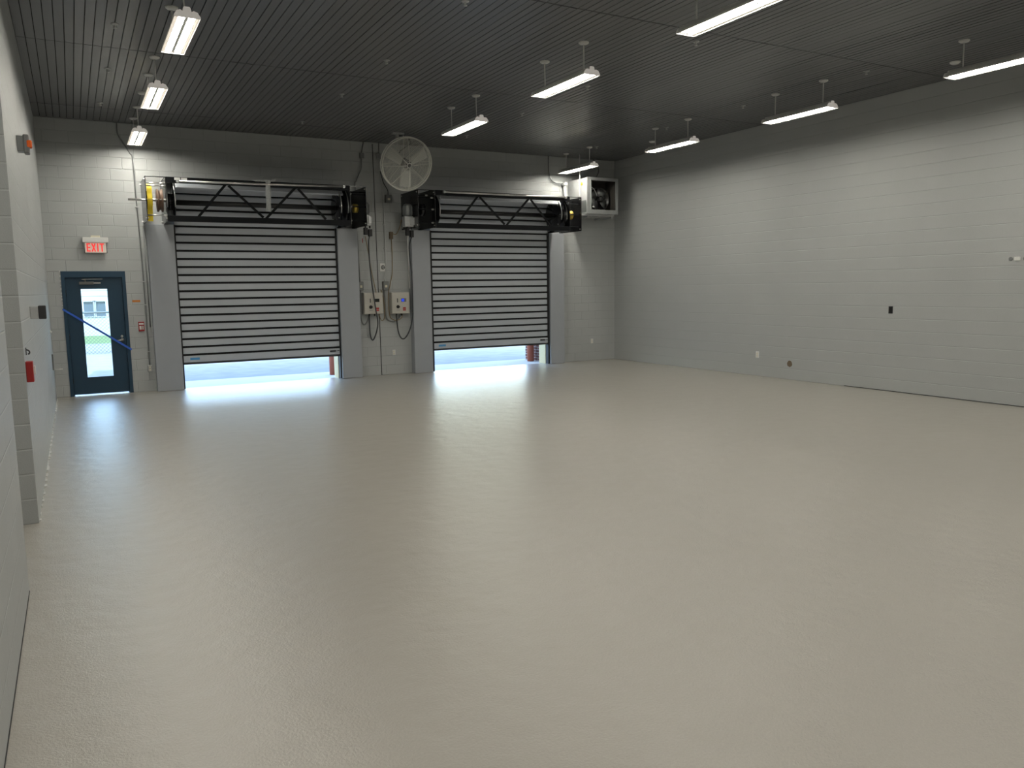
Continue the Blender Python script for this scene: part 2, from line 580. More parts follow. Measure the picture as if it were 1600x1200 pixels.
def build_ceiling():
    rnd = random.Random(11)
    pitch = 0.1013
    rows = [YF, 0.28, 3.93, 7.62, 11.375, 15.055, D]
    mb = MB()
    n = int(math.ceil((XR - XL) / pitch))
    g = 0.0048
    tri = (0.9, 0.0, -0.7)
    for ri in range(len(rows) - 1):
        y0, y1 = rows[ri] + 0.009, rows[ri + 1] - 0.009
        for k in range(n):
            x0 = XL + k * pitch + g
            x1 = min(XL + (k + 1) * pitch - g, XR)
            if x1 <= x0:
                continue
            if k % 3 == 0:
                pan = rnd.uniform(-0.7, 0.7)
                sag = rnd.uniform(-0.004, 0.004)
            sl = math.radians(pan * 1.6 + tri[k % 3] * 1.7 + rnd.uniform(-0.9, 0.9))
            w = x1 - x0
            dz = math.tan(sl) * w / 2
            zs = [sag, -sag * 0.4, sag * 0.2]
            ys = [y0, (y0 + y1) / 2, y1]
            gap = (k == 114 and ri == 3)       # the sprung edge beside the right wall
            if gap:
                ys = [y0, 8.25, 8.85, 9.25, y1]
                zs = [0, 0, 0, 0, 0]
            vs = []
            for i, yy in enumerate(ys):
                c = [0.0, 0.022, 0.034, 0.0, 0.0][i] if gap else 0.0
                vs += [(x0 + c, yy, H + 0.014), (x0 + c, yy, H - dz + zs[i] * 0.5), (x1, yy, H + dz + zs[i] * 0.5), (x1, yy, H + 0.014)]
            fs = []
            for i in range(len(ys) - 1):
                for j in range(3):
                    fs.append((i * 4 + j, i * 4 + j + 1, i * 4 + j + 5, i * 4 + j + 4))
            fs.append((0, 1, 2, 3))
            e = (len(ys) - 1) * 4
            fs.append((e + 3, e + 2, e + 1, e))
            mb.add(vs, fs)
    o = mb.build('ceiling', M['ceil'])
    b = MB().box(XL, XR, YF, D, H + 0.016, H + 0.04)
    bk = b.build('ceiling_plenum', M['ceil_back'], o)
    return o


tag(build_ceiling(), 'dark grey ceiling of narrow metal planks', 'ceiling', kind=S)

# joints and edges of the room
cj = MB()
cj.bar((5.70, D - 0.001, H - 0.03), (5.731, D - 0.001, 0.0), 0.016, 0.006)
tag(cj.build('trim_1', M['joint']), 'dark vertical sealant joint in the wall between the roll-up doors', 'joint', kind=S)

rnd = random.Random(3)
bead = MB()
y = 7.35
while y < 15.9:
    L = rnd.uniform(0.02, 0.14)
    w = rnd.uniform(0.005, 0.022)
    bead.box(XL + 0.001, XL + w, y, y + L, 0.0, rnd.uniform(0.006, 0.02))
    y += L + rnd.choice((0.004, 0.01, 0.03, 0.16))
tag(bead.build('trim_2', M['white']), 'ragged white bead where the left wall meets the floor', 'trim', kind=S)
ng = MB().box(XL - 0.001, XL + 0.004, 1.5, 5.6, 0.002, 0.008)
tag(ng.build('trim_6', M['joint']), 'thin dark gap along the foot of the nearest left wall', 'joint', kind=S)
sg = MB().box(XR - 0.004, XR + 0.001, 4.0, 9.35, 0.003, 0.013)
tag(sg.build('trim_3', M['joint']), 'thin dark open joint along the foot of the right wall', 'joint', kind=S)

# ------------------------------------------------------------------ personnel door
d = tag(MB().build('door_1', M['blue_door']) if False else bpy.data.objects.new('door_1', None), 'dark blue metal door with a tall glass pane', 'door', kind=S)
COL.objects.link(d)
d.location = (0.365, D, 0)
d['_base'] = (0.365, D, 0)
fr = MB()
fr.box(MD[0], MD[0] + 0.056, D - 0.012, D + 0.15, 0.0, 2.24)
fr.box(MD[1] - 0.056, MD[1], D - 0.012, D + 0.15, 0.0, 2.24)
fr.box(MD[0] + 0.056, MD[1] - 0.056, D - 0.012, D + 0.15, 2.132, 2.24)
fr.box(MD[0] + 0.072, MD[1] - 0.072, D + 0.095, D + 0.15, 2.112, 2.132)
fr.box(MD[0] + 0.056, MD[0] + 0.072, D + 0.095, D + 0.15, 0.0, 2.132)
fr.box(MD[1] - 0.072, MD[1] - 0.056, D + 0.095, D + 0.15, 0.0, 2.132)
fr.build('door_frame', M['blue_door'], d)
lx0, lx1, lz0, lz1 = MD[0] + 0.060, MD[1] - 0.060, 0.022, 2.128
gx0, gx1, gz0, gz1 = 0.138, 0.572, 0.325, 1.93
lf = MB()
ly0, ly1 = D + 0.048, D + 0.093
lf.box(lx0, gx0, ly0, ly1, lz0, lz1)
lf.box(gx1, lx1, ly0, ly1, lz0, lz1)
lf.box(gx0, gx1, ly0, ly1, lz0, gz0)
lf.box(gx0, gx1, ly0, ly1, gz1, lz1)
leaf = lf.build('door_leaf', M['blue_door'], d)
st = MB()
for a in ((gx0 - 0.022, gx0 + 0.006, gz0 - 0.022, gz1 + 0.022), (gx1 - 0.006, gx1 + 0.022, gz0 - 0.022, gz1 + 0.022),
          (gx0 + 0.006, gx1 - 0.006, gz0 - 0.022, gz0 + 0.006), (gx0 + 0.006, gx1 - 0.006, gz1 - 0.006, gz1 + 0.022)):
    st.box(a[0], a[1], ly0 - 0.008, ly0, a[2], a[3])
st.build('glass_stop', M['blue_door'], leaf)
MB().box(gx0, gx1, D + 0.067, D + 0.073, gz0, gz1).build('glass_pane', M['glass'], leaf)
hd = MB()
hd.lathe((0.752, ly0, 0.985), (0, -1, 0), [(0.0, 0.0), (0.034, 0.0), (0.034, 0.008), (0.014, 0.014), (0.012, 0.055), (0.0, 0.056)], 20)
hd.tube([(0.752, ly0 - 0.05, 0.985), (0.70, ly0 - 0.052, 0.982), (0.645, ly0 - 0.048, 0.978)], [0.012, 0.010, 0.008], 10)
hd.build('door_handle', M['steel'], leaf)
MB().lathe((0.752, ly0, 1.05), (0, -1, 0), [(0, 0), (0.024, 0.0), (0.022, 0.012), (0.0, 0.014)], 18).build('deadbolt', M['steel'], leaf)
cl = MB()
cl.box(0.125, 0.36, ly0 - 0.055, ly0, 2.005, 2.055)
cl.lathe((0.225, ly0 - 0.03, 2.055), (0, 0, 1), [(0.014, 0), (0.014, 0.03), (0, 0.03)], 12)
clo = cl.build('door_closer', M['grey_dev'], leaf, bevel=0.004)
ar = MB()
ar.bar((0.225, ly0 - 0.03, 2.085), (0.175, ly0 - 0.10, 2.095), 0.022, 0.008, (0, 0, 1))
ar.bar((0.175, ly0 - 0.10, 2.098), (0.50, ly0 - 0.075, 2.10), 0.018, 0.008, (0, 0, 1))
ar.box(0.36, 0.47, ly0 - 0.03, ly0, 2.02, 2.04)
ar.build('closer_arm', M['steel'], clo)
for hz in (0.28, 1.07, 1.86):
    MB().tube([(lx0 - 0.002, ly0 - 0.008, hz - 0.055), (lx0 - 0.002, ly0 - 0.008, hz + 0.055)], 0.008, 8).build('hinge', M['dark_steel'], leaf)

tp = MB()
tp.bar((-0.165, D - 0.016, 1.575), (0.895, D - 0.016, 0.80), 0.034, 0.002, (0, 1, 0))
tag(tp.build('tape_strip', M['tape']), 'bright blue tape stretched diagonally across the dark blue door', 'tape')

# white flecks beside the door head
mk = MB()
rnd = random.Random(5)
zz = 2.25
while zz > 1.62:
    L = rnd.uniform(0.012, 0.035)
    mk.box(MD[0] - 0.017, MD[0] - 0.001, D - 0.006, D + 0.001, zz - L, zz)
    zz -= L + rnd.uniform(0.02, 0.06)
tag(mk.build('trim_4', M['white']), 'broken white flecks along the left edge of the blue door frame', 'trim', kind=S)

# exit sign
ex = thing('exit_sign', (0.435, D, 2.565), 'white exit sign with glowing red letters above the blue door', 'sign')
MB().box(0.228, 0.640, D - 0.115, D, 2.745, 2.838).build('canopy', M['white'], ex, bevel=0.008)
MB().box(0.365, 0.515, D - 0.06, D, 2.838, 2.872).build('mounting_block', M['ivory'], ex, bevel=0.004)
MB().box(0.262, 0.602, D - 0.075, D - 0.063, 2.568, 2.745).build('sign_panel', M['exit_panel'], ex)
eb = MB()
eb.box(0.252, 0.262, D - 0.08, D - 0.058, 2.568, 2.745)
eb.box(0.602, 0.612, D - 0.08, D - 0.058, 2.568, 2.745)
eb.box(0.252, 0.612, D - 0.08, D - 0.058, 2.560, 2.568)
eb.build('sign_edge', M['dark_dev'], ex)
lt = MB()
ya, yb = D - 0.079, D - 0.0755
z0, z1 = 2.586, 2.732
w = 0.022
# E
x = 0.290
lt.box(x, x + w, ya, yb, z0, z1)
for zc in (z0, (z0 + z1) / 2 - w / 2, z1 - w):
    lt.box(x + w, x + 0.060, ya, yb, zc, zc + w)
# X
x = 0.368
lt.bar((x + 0.006, (ya + yb) / 2, z0), (x + 0.058, (ya + yb) / 2, z1), w, yb - ya)
lt.bar((x + 0.058, (ya + yb) / 2 - 0.0006, z0), (x + 0.006, (ya + yb) / 2 - 0.0006, z1), w, yb - ya)
# I
x = 0.455
lt.box(x, x + w, ya, yb, z0, z1)
# T
x = 0.496
lt.box(x, x + 0.070, ya, yb, z1 - w, z1)
lt.box(x + 0.026, x + 0.026 + w, ya, yb, z0, z1 - w)
lt.build('exit_lettering', M['exit_red'], ex)


# ------------------------------------------------------------------ roll-up doors
def roll_door(gl, gr, cx0, cx1, pl, pr, motor_side, label):
    """gl/gr guides (x0,x1); curtain cx0..cx1; pl=(outer, inner) left plates, pr=(inner, outer) right plates"""
    xm = (cx0 + cx1) / 2
    t = thing('rollup_door', (xm, D, 0), label, 'roll-up door', 'roll-up doors in the back wall', 'thing')
    yc = D - 0.10
    zl = 0.655
    p = 0.1505
    gk = 0.040
    # the curtain path: straight up, then curling forward into the coil
    pts = []
    zt, R = 3.50, 0.34
    n_str = 19
    for i in range(n_str + 1):
        pts.append((yc, zl + i * p))
    zc = pts[-1][1]
    for i in range(1, 7):
        a = i * p / R
        pts.append((yc - R + R * math.cos(a), zc + R * math.sin(a)))
    cur, gas = MB(), MB()
    th = 0.018
    for (ya, za), (yb_, zb) in zip(pts[:-1], pts[1:]):
        dv = Vector((0, yb_ - ya, zb - za))
        L = dv.length
        dv /= L
        nrm = Vector((0, -dv.z, dv.y))       # towards the room
        a = Vector((0, ya, za))
        s0, s1 = a + dv * (gk / 2), a + dv * (L - gk / 2)
        q = [s0 - nrm * th, s0 + nrm * (th * 0.75), s0 + dv * 0.012 + nrm * th, s1 - dv * 0.012 + nrm * th, s1 + nrm * (th * 0.75), s1 - nrm * th]
        cur.prism([(v.y, v.z) for v in q], 0, cx0, cx1)
        g0, g1 = a - dv * (gk / 2), a + dv * (gk / 2)
        q = [g0 - nrm * th * 0.8, g0 - nrm * th * 0.55, g1 - nrm * th * 0.55, g1 - nrm * th * 0.8]
        gas.prism([(v.y, v.z) for v in q], 0, cx0, cx1)
    c = cur.build('curtain', M['slat'], t)
    gas.build('gasket', M['gasket'], c)
    bb = MB().box(cx0, cx1, yc - 0.028, yc + 0.028, 0.512, zl - gk / 2).build('bottom_bar', M['slat'], t, bevel=0.004)
    MB().box(cx0 + 0.01, cx1 - 0.01, yc - 0.02, yc + 0.02, 0.470, 0.512).build('bottom_seal', M['dark_dev'], bb)
    MB().box(cx0 + 0.13, cx0 + 0.30, yc - 0.030, yc - 0.028, 0.555, 0.60).build('bar_sticker', M['blue_label'], bb)['label'] = 'small blue sticker'
    lt_ = MB().box(cx1 - 0.22, cx1 - 0.10, yc - 0.045, yc - 0.028, 0.568, 0.60)
    lt_.tube([(cx1 - 0.10, yc - 0.036, 0.584), (cx1 - 0.02, yc - 0.036, 0.59)], 0.006, 8)
    lt_.build('bar_switch', M['black_matte'], bb)
    # guides
    for gx0, gx1, side in ((gl[0], gl[1], 0), (gr[0], gr[1], 1)):
        gm = MB().box(gx0, gx1, D - 0.20, D - 0.001, 0.004, 3.085)
        go = gm.build('guide', M['guide'], t, bevel=0.006)
        ss = MB()
        if side == 0:
            ss.box(gx1, cx0 + 0.012, D - 0.15, D - 0.035, 0.01, 3.085)
        else:
            ss.box(cx1 - 0.012, gx0, D - 0.15, D - 0.035, 0.01, 3.085)
        ss.build('edge_seal', M['black_matte'], go)
        for zz in (0.35, 1.15, 1.95, 2.75):
            sc = MB().lathe((gx0 + 0.035, D - 0.20, zz), (0, -1, 0), [(0.008, -0.002), (0.008, 0.004), (0, 0.006)], 8)
            sc.build('guide_screw', M['guide'], go)
    # side plates of the head
    yf, yb2 = D - 0.95, D - 0.004
    za, zb_ = 3.09, 3.845
    def plate(x0, x1, name='side_plate'):
        o = MB().prism([(yf, za), (yb2, za), (yb2, zb_), (yf, zb_)], 0, x0, x1).build(name, M['black'], t, bevel=0.003)
        for yy in (yf + 0.04, yb2 - 0.06):
            for zz in (za + 0.045, zb_ - 0.045):
                bl = MB().lathe((x0 - 0.02, yy, zz), (1, 0, 0), [(0.009, 0.0), (0.009, 0.008), (0.014, 0.010), (0.014, 0.042), (0.009, 0.044), (0.009, 0.052), (0, 0.052)], 8, False)
                bl.build('plate_bolt', M['steel'], o)
        return o
    plo = plate(pl[0] - 0.006, pl[0] + 0.006)
    pli = plate(pl[1] - 0.006, pl[1] + 0.006)
    pri = plate(pr[0] - 0.006, pr[0] + 0.006)
    pro = plate(pr[1] - 0.006, pr[1] + 0.006)
    # coil discs inside the inner plates
    ysh, zsh = D - 0.50, 3.462
    for x0, dr in ((pl[1] + 0.008, 1), (pr[0] - 0.008, -1)):
        di = MB().lathe((x0, ysh, zsh), (dr, 0, 0), [(0.365, 0.0), (0.365, 0.022), (0.15, 0.024), (0.15, 0.13), (0.345, 0.132), (0.345, 0.15), (0, 0.152)], 48)
        do = di.build('coil_disc', M['black'], t)
        for r_, tt in ((0.368, 0.008), (0.352, 0.141)):
            rm = MB()
            arc = [(x0 + dr * tt, ysh - r_ * math.cos(a), zsh + r_ * math.sin(a)) for a in [math.radians(q) for q in range(-20, 121, 7)]]
            rm.tube(arc, 0.010, 6)
            rm.build('disc_rim', M['steel'], do)
        for a in range(0, 360, 45):
            bl = MB()
            bl.lathe((x0 + dr * 0.15, ysh + 0.30 * math.cos(math.radians(a)), zsh + 0.30 * math.sin(math.radians(a))), (dr, 0, 0), [(0.011, -0.004), (0.011, 0.012), (0, 0.014)], 8, False)
            bl.build('disc_bolt', M['steel'], do)
    # spacer rods between inner and outer plates
    for a, b in ((pl[0], pl[1]), (pr[0], pr[1])):
        bright = motor_side == 'right' and a < xm
        for yy, zz in ((yf + 0.10, 3.19), (yf + 0.08, 3.46), (yf + 0.12, 3.70), (yf + 0.40, 3.78)):
            s_ = MB().tube([(a + 0.006, yy, zz), (b - 0.006, yy, zz)], 0.011, 8)
            so_ = s_.build('spacer_rod', M['steel'] if bright else M['beam'], t)
            xi = b - 0.006 if a < xm else a + 0.006
            dr = -1 if a < xm else 1
            MB().lathe((xi, yy, zz), (dr, 0, 0), [(0.018, 0), (0.018, 0.03), (0.012, 0.05), (0, 0.05)], 8, False).build('rod_nut', M['steel'], so_)
        MB().box(min(a, b), max(a, b), yf + 0.0, yf + 0.015, zb_ - 0.012, zb_).build('head_strip', M['black'], t)
    # shaft
    sx0 = pl[0] - (0.27 if motor_side == 'right' else 0.0)
    MB().tube([(pl[1] + 0.16, ysh, zsh - 0.005), (pr[0] - 0.16, ysh, zsh - 0.005)], 0.048, 20).build('shaft', M['dark_steel'], t)
    if motor_side == 'right':
        MB().tube([(pl[0] - 0.27, ysh - 0.2, zsh), (pl[1], ysh - 0.2, zsh)], 0.019, 14).build('stub_shaft', M['steel'], t)
    # lower beam, upper beam and web bars
    MB().box(pl[1] + 0.006, pr[0] - 0.006, yf + 0.0, yf + 0.10, za - 0.005, za + 0.095).build('lower_beam', M['beam'], t, bevel=0.006)
    MB().box(pl[1] + 0.006, pr[0] - 0.006, yf + 0.0, yf + 0.10, 3.755, 3.85).build('upper_beam', M['beam'], t, bevel=0.004)
    tz = 3.772 if motor_side == 'right' else 3.812
    MB().box(pl[1] + 0.008, pr[0] - 0.008, D - 0.70, D - 0.004, 3.866, 3.872).build('head_light_block', M['beam'], t)  # unseen plate added to keep lamp light off the upper curtain
    rl = MB().tube([(pl[1] + 0.17, yf - 0.028, tz), (pr[0] - 0.10, yf - 0.028, 3.818)], 0.022, 14)
    ro = rl.build('tension_tube', M['steel'], t)
    for xx, zz in ((pl[1] + 0.19, tz), (pr[0] - 0.13, 3.818)):
        MB().box(xx - 0.02, xx + 0.02, yf - 0.052, yf, zz - 0.025, zz + 0.025).build('tube_clamp', M['galv'], ro)
    span = (pr[0] - pl[1])
    xs_ = [pl[1] + span * k for k in (0.148, 0.312, 0.505, 0.692, 0.86)]
    zs_ = [za + 0.095, 3.76, za + 0.095, 3.76, za + 0.095]
    for i in range(4):
        e = 0.022
        a = (xs_[i] + e, yf + 0.05, zs_[i] - 0.01)
        b = (xs_[i + 1] - e, yf + 0.05, zs_[i + 1] + 0.01)
        MB().bar(a, b, 0.044, 0.010, (0, 1, 0)).build('web_bar', M['beam'], t)
    # counterbalance pulleys and belts between the plates
    if motor_side == 'right':
        belt = [(yf + 0.16, 3.73), (yf + 0.10, 3.66), (yf + 0.09, 3.56), (yf + 0.07, 3.46), (yf + 0.10, 3.36), (yf + 0.17, 3.26), (yf + 0.19, 3.09)]
        bm_ = MB()
        P = smooth_path([(0, a, b) for a, b in belt], 4)
        q = [(v.y, v.z) for v in P] + [(v.y + 0.008, v.z) for v in reversed(P)]
        bm_.prism(q, 0, pl[0] + 0.022, pl[0] + 0.105)
        bm_.build('belt', M['yellow'], t)['label'] = 'bright yellow lifting belt'
        MB().lathe((pl[0] + 0.02, yf + 0.25, zsh), (1, 0, 0), [(0, 0), (0.155, 0), (0.155, 0.09), (0, 0.09)], 28).build('pulley', M['black'], t)
        MB().lathe((pl[0] + 0.185, yf + 0.26, zsh), (1, 0, 0), [(0.06, 0), (0.20, 0.006), (0.20, 0.03), (0.17, 0.035), (0.17, 0.07), (0.20, 0.075), (0.20, 0.1), (0, 0.105)], 32).build('pulley', M['brown'], t)['label'] = 'brown pulley'
        MB().lathe((pr[0] + 0.12, yf + 0.24, zsh - 0.02), (1, 0, 0), [(0, 0), (0.085, 0), (0.085, 0.09), (0, 0.09)], 24).build('pulley', M['brass'], t)['label'] = 'yellow pulley'
    else:
        MB().lathe((pl[0] + 0.12, yf + 0.24, zsh), (1, 0, 0), [(0, 0), (0.13, 0), (0.13, 0.09), (0, 0.09)], 24).build('pulley', M['black'], t)
        MB().lathe((pr[0] + 0.07, yf + 0.18, zsh - 0.01), (1, 0, 0), [(0, 0), (0.10, 0), (0.10, 0.02), (0.08, 0.03), (0.08, 0.06), (0.10, 0.07), (0.10, 0.085), (0, 0.09)], 28).build('pulley', M['brass'], t)['label'] = 'yellow pulley'
    # motor on the outside of one outer plate
    if motor_side == 'right':
        x0, dr, ym, rm_ = pr[1] + 0.006, 1, yf + 0.28, 0.062
    else:
        x0, dr, ym, rm_ = pl[0] - 0.006, -1, yf + 0.33, 0.088
    mo = MB()
    xm_ = x0 + dr * (rm_ + 0.012)
    mo.lathe((xm_, ym, 3.33), (0, 0, 1), [(0, 0), (rm_ * 0.9, 0), (rm_, 0.02), (rm_, 0.21), (rm_ * 0.85, 0.235), (rm_ * 0.5, 0.25), (0, 0.252)], 24)
    for k in range(14):
        a = 2 * PI * k / 14
        ca, sa = math.cos(a), math.sin(a)
        mo.bar((xm_ + ca * rm_, ym + sa * rm_, 3.36), (xm_ + ca * rm_, ym + sa * rm_, 3.53), 0.006, 0.022, (ca, sa, 0))
    mot = mo.build('motor', M['motor'], t)
    mb_ = MB().box(min(x0 + dr * 0.008, x0 + dr * 2.3 * rm_), max(x0 + dr * 0.008, x0 + dr * 2.3 * rm_), ym - 0.09, ym + 0.08, 3.11, 3.325)
    mb_.build('gearbox', M['galv'], mot, bevel=0.012)
    MB().box(xm_ + rm_ * 0.1, xm_ + rm_ * 1.2, ym - 0.115, ym - 0.09, 3.14, 3.30).build('terminal_cover', M['galv'], mot, bevel=0.006)
    for k, (dx, zz) in enumerate(((-0.03, 2.93), (0.06, 2.90))):
        kn = MB()
        kn.tube([(xm_ + dx, ym - 0.03, 3.12), (xm_ + dx, ym - 0.03, 3.06)], 0.018, 10)
        kn.box(xm_ + dx - 0.036, xm_ + dx + 0.036, ym - 0.075, ym + 0.01, zz, zz + 0.14)
        kn.build('limit_switch', M['black_matte'], mot, bevel=0.006)
    return t, xm_, ym


door_a, mxa, mya = roll_door((1.275, 1.735), (4.815, 5.240), 1.752, 4.80, (1.245, 1.570), (4.880, 5.200), 'right',
                             'ribbed grey roll-up door nearest the blue door, yellow belt in its head')
door_b, mxb, myb = roll_door((6.430, 6.855), (9.905, 10.300), 6.90, 9.875, (6.300, 6.678), (9.975, 10.290), 'left',
                             'ribbed grey roll-up door beside the wall heater, motor on its left end')

# stickers on the upper beam of the door beside the blue door
for x0, x1 in ((1.715, 1.812), (1.825, 1.925)):
    MB().box(x0, x1, D - 0.953, D - 0.950, 3.798, 3.842).build('beam_sticker', M['white'], door_a)['label'] = 'white sticker'

# loose plastic strip
pf = MB()
cxp = 3.315
zs_ = [3.875, 3.845, 3.80, 3.70, 3.60, 3.50, 3.40, 3.31]
vs, fs = [], []
for i, z in enumerate(zs_):
    yy = D - 0.992 - (0.012 if i in (1,) else 0) - 0.01 * math.sin(i * 1.7)
    wv = 0.045 + 0.006 * math.sin(i * 2.1)
    for sx in (-1, 0, 1):
        vs.append((cxp - 0.012 * i / 7 + sx * wv, yy - (0.006 if sx == 0 else 0), z))
for i in range(len(zs_) - 1):
    for j in range(2):
        fs.append((i * 3 + j, i * 3 + j + 1, i * 3 + j + 4, i * 3 + j + 3))
pf.add(vs, fs, True)
pf.add([(cxp - 0.24, D - 0.985, 3.838), (cxp - 0.02, D - 0.992, 3.835), (cxp - 0.02, D - 0.992, 3.875), (cxp - 0.24, D - 0.985, 3.862)], [(0, 1, 2, 3)])
pf.add([(cxp + 0.02, D - 0.992, 3.835), (cxp + 0.14, D - 0.985, 3.865), (cxp + 0.13, D - 0.985, 3.90), (cxp + 0.02, D - 0.992, 3.86)], [(0, 1, 2, 3)])
po = pf.build('plastic_strip', M['film'])
sol = po.modifiers.new('thick', 'SOLIDIFY')
sol.thickness = 0.0015
tag(po, 'loose strip of cloudy plastic film hanging from the upper rail of a roll-up door', 'plastic strip')


# ------------------------------------------------------------------ pendant strip lights
LZ = 4.455


def make_light():
    L2 = 0.645
    t = thing('pendant_light', (0, 0, LZ), '', 'ceiling light', 'pendant strip lights')
    # gull wing housing: profile across x, extruded along y
    prof = [(-0.120, 0.0), (-0.120, 0.006), (-0.095, 0.046), (-0.060, 0.058), (-0.040, 0.046), (-0.032, 0.082), (-0.020, 0.090),
            (0.020, 0.090), (0.032, 0.082), (0.040, 0.046), (0.060, 0.058), (0.095, 0.046), (0.120, 0.006), (0.120, 0.0),
            (0.120, -0.012), (0.116, -0.012), (0.116, 0.012), (0.082, 0.001), (0.014, 0.001), (0.012, 0.008),
            (-0.012, 0.008), (-0.014, 0.001), (-0.082, 0.001), (-0.116, 0.012), (-0.116, -0.012), (-0.120, -0.012)]
    hb = MB()
    n = len(prof)
    vs = [(x, -L2, LZ + z) for x, z in prof] + [(x, L2, LZ + z) for x, z in prof]
    fs = []
    for i in range(n):
        j = (i + 1) % n
        fs.append((i, j, n + j, n + i))
    hb.add(vs, fs)
    hb.build('housing', M['white_refl'], t)
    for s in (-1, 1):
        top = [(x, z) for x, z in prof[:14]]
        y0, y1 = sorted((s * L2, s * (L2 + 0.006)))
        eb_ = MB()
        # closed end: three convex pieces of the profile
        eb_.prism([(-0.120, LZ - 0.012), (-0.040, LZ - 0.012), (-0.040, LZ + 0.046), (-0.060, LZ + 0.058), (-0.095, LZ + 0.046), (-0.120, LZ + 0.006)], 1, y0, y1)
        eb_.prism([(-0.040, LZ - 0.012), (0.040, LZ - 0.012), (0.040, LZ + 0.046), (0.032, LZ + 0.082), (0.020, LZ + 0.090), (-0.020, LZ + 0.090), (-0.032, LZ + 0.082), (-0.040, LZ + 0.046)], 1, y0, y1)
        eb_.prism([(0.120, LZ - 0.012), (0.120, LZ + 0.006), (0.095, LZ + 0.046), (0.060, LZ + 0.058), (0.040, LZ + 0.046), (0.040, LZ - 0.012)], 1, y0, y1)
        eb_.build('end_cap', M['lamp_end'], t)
    for s in (-1, 1):
        c = s * 0.047
        ls = MB()
        vs = []
        for yy in (-0.615, 0.615):
            for dx, dz in ((-0.031, 0.0008), (-0.030, 0.0), (0.030, 0.0), (0.031, 0.0008)):
                vs.append((c + dx, yy, LZ + dz))
        ls.add(vs, [(0, 1, 5, 4), (1, 2, 6, 5), (2, 3, 7, 6), (4, 5, 6, 7), (0, 3, 2, 1)])
        ls.build('lamp_strip', M['lamp'], t)
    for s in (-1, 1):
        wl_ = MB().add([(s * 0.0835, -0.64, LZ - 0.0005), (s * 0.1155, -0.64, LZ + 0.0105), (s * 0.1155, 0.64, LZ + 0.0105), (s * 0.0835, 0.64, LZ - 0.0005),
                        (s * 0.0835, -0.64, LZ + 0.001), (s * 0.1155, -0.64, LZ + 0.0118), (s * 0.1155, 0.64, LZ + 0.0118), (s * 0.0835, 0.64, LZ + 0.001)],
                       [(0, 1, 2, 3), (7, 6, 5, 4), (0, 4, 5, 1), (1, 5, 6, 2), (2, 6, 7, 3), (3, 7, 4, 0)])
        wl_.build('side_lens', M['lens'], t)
    for s in (-1, 1):
        yy = s * 0.47
        rd = MB().tube([(0, yy, LZ + 0.088), (0, yy, H - 0.02)], 0.0085, 10).build('hanger_rod', M['white'], t)
        cn = MB().lathe((0, yy, H - 0.001), (0, 0, -1), [(0, -0.003), (0.066, -0.003), (0.066, 0.010), (0.050, 0.022), (0.014, 0.032), (0, 0.033)], 28).build('hanger_canopy', M['white'], rd)
    return t


LIGHTS = [
    (1.158, 9.06, 'twin-strip pendant light nearest the camera in the row above the blue door'),
    (1.158, 12.04, 'middle twin-strip pendant light of the row above the blue door'),
    (1.158, 15.19, 'twin-strip pendant light closest to the back wall, above the blue door'),
    (5.850, 6.06, 'pendant strip light cut off by the top edge, in the middle of the ceiling'),
    (5.850, 9.07, 'middle pendant strip light of the centre row, two hanger rods in full view'),
    (5.850, 12.11, 'pendant strip light of the centre row closest to the white round fan'),
    (10.200, 5.92, 'pendant strip light near the right wall, cut off by the right edge of the photo'),
    (10.200, 9.03, 'second pendant strip light from the right edge along the right wall'),
    (10.200, 12.06, 'third pendant strip light from the right edge along the right wall'),
    (10.200, 15.26, 'small far pendant strip light hanging just above the wall heater'),
]
proto = make_light()
for i, (x, y, lab) in enumerate(LIGHTS):
    o = proto if i == 0 else copy_tree(proto)
    o.location = (x, y, LZ)
    o['label'] = lab

# round ceiling discs without a rod
for i, (x, y, lab) in enumerate(((1.159, 13.63, 'white round ceiling sensor between two lights above the blue door'),
                                 (11.05, 7.04, 'white round ceiling sensor beside the light at the right edge'),
                                 (11.03, 13.65, 'white round ceiling sensor beside the far light along the right wall'))):
    s_ = MB().lathe((x, y, H - 0.003), (0, 0, -1), [(0, -0.003), (0.068, -0.003), (0.068, 0.012), (0.05, 0.028), (0, 0.032)], 28).build('ceiling_sensor', M['white'])
    tag(s_, lab, 'sensor', 'round ceiling sensors')


def make_sprinkler():
    t = thing('sprinkler_head', (0, 0, H), '', 'sprinkler', 'ceiling sprinklers')
    MB().lathe((0, 0, H - 0.001), (0, 0, -1), [(0, -0.003), (0.042, -0.003), (0.042, 0.004), (0.02, 0.010), (0, 0.010)], 20).build('escutcheon', M['galv'], t)
    b = MB()
    b.lathe((0, 0, H - 0.008), (0, 0, -1), [(0.012, 0), (0.012, 0.012), (0.006, 0.014), (0.006, 0.036), (0, 0.037)], 12)
    b.tube([(0.011, 0, H - 0.018), (0.016, 0, H - 0.032), (0.004, 0, H - 0.046)], 0.003, 6)
    b.tube([(-0.011, 0, H - 0.018), (-0.016, 0, H - 0.032), (-0.004, 0, H - 0.046)], 0.003, 6)
    b.lathe((0, 0, H - 0.046), (0, 0, -1), [(0, 0), (0.022, 0), (0.022, 0.002), (0, 0.003)], 16)
    b.build('deflector', M['steel'], t)
    return t


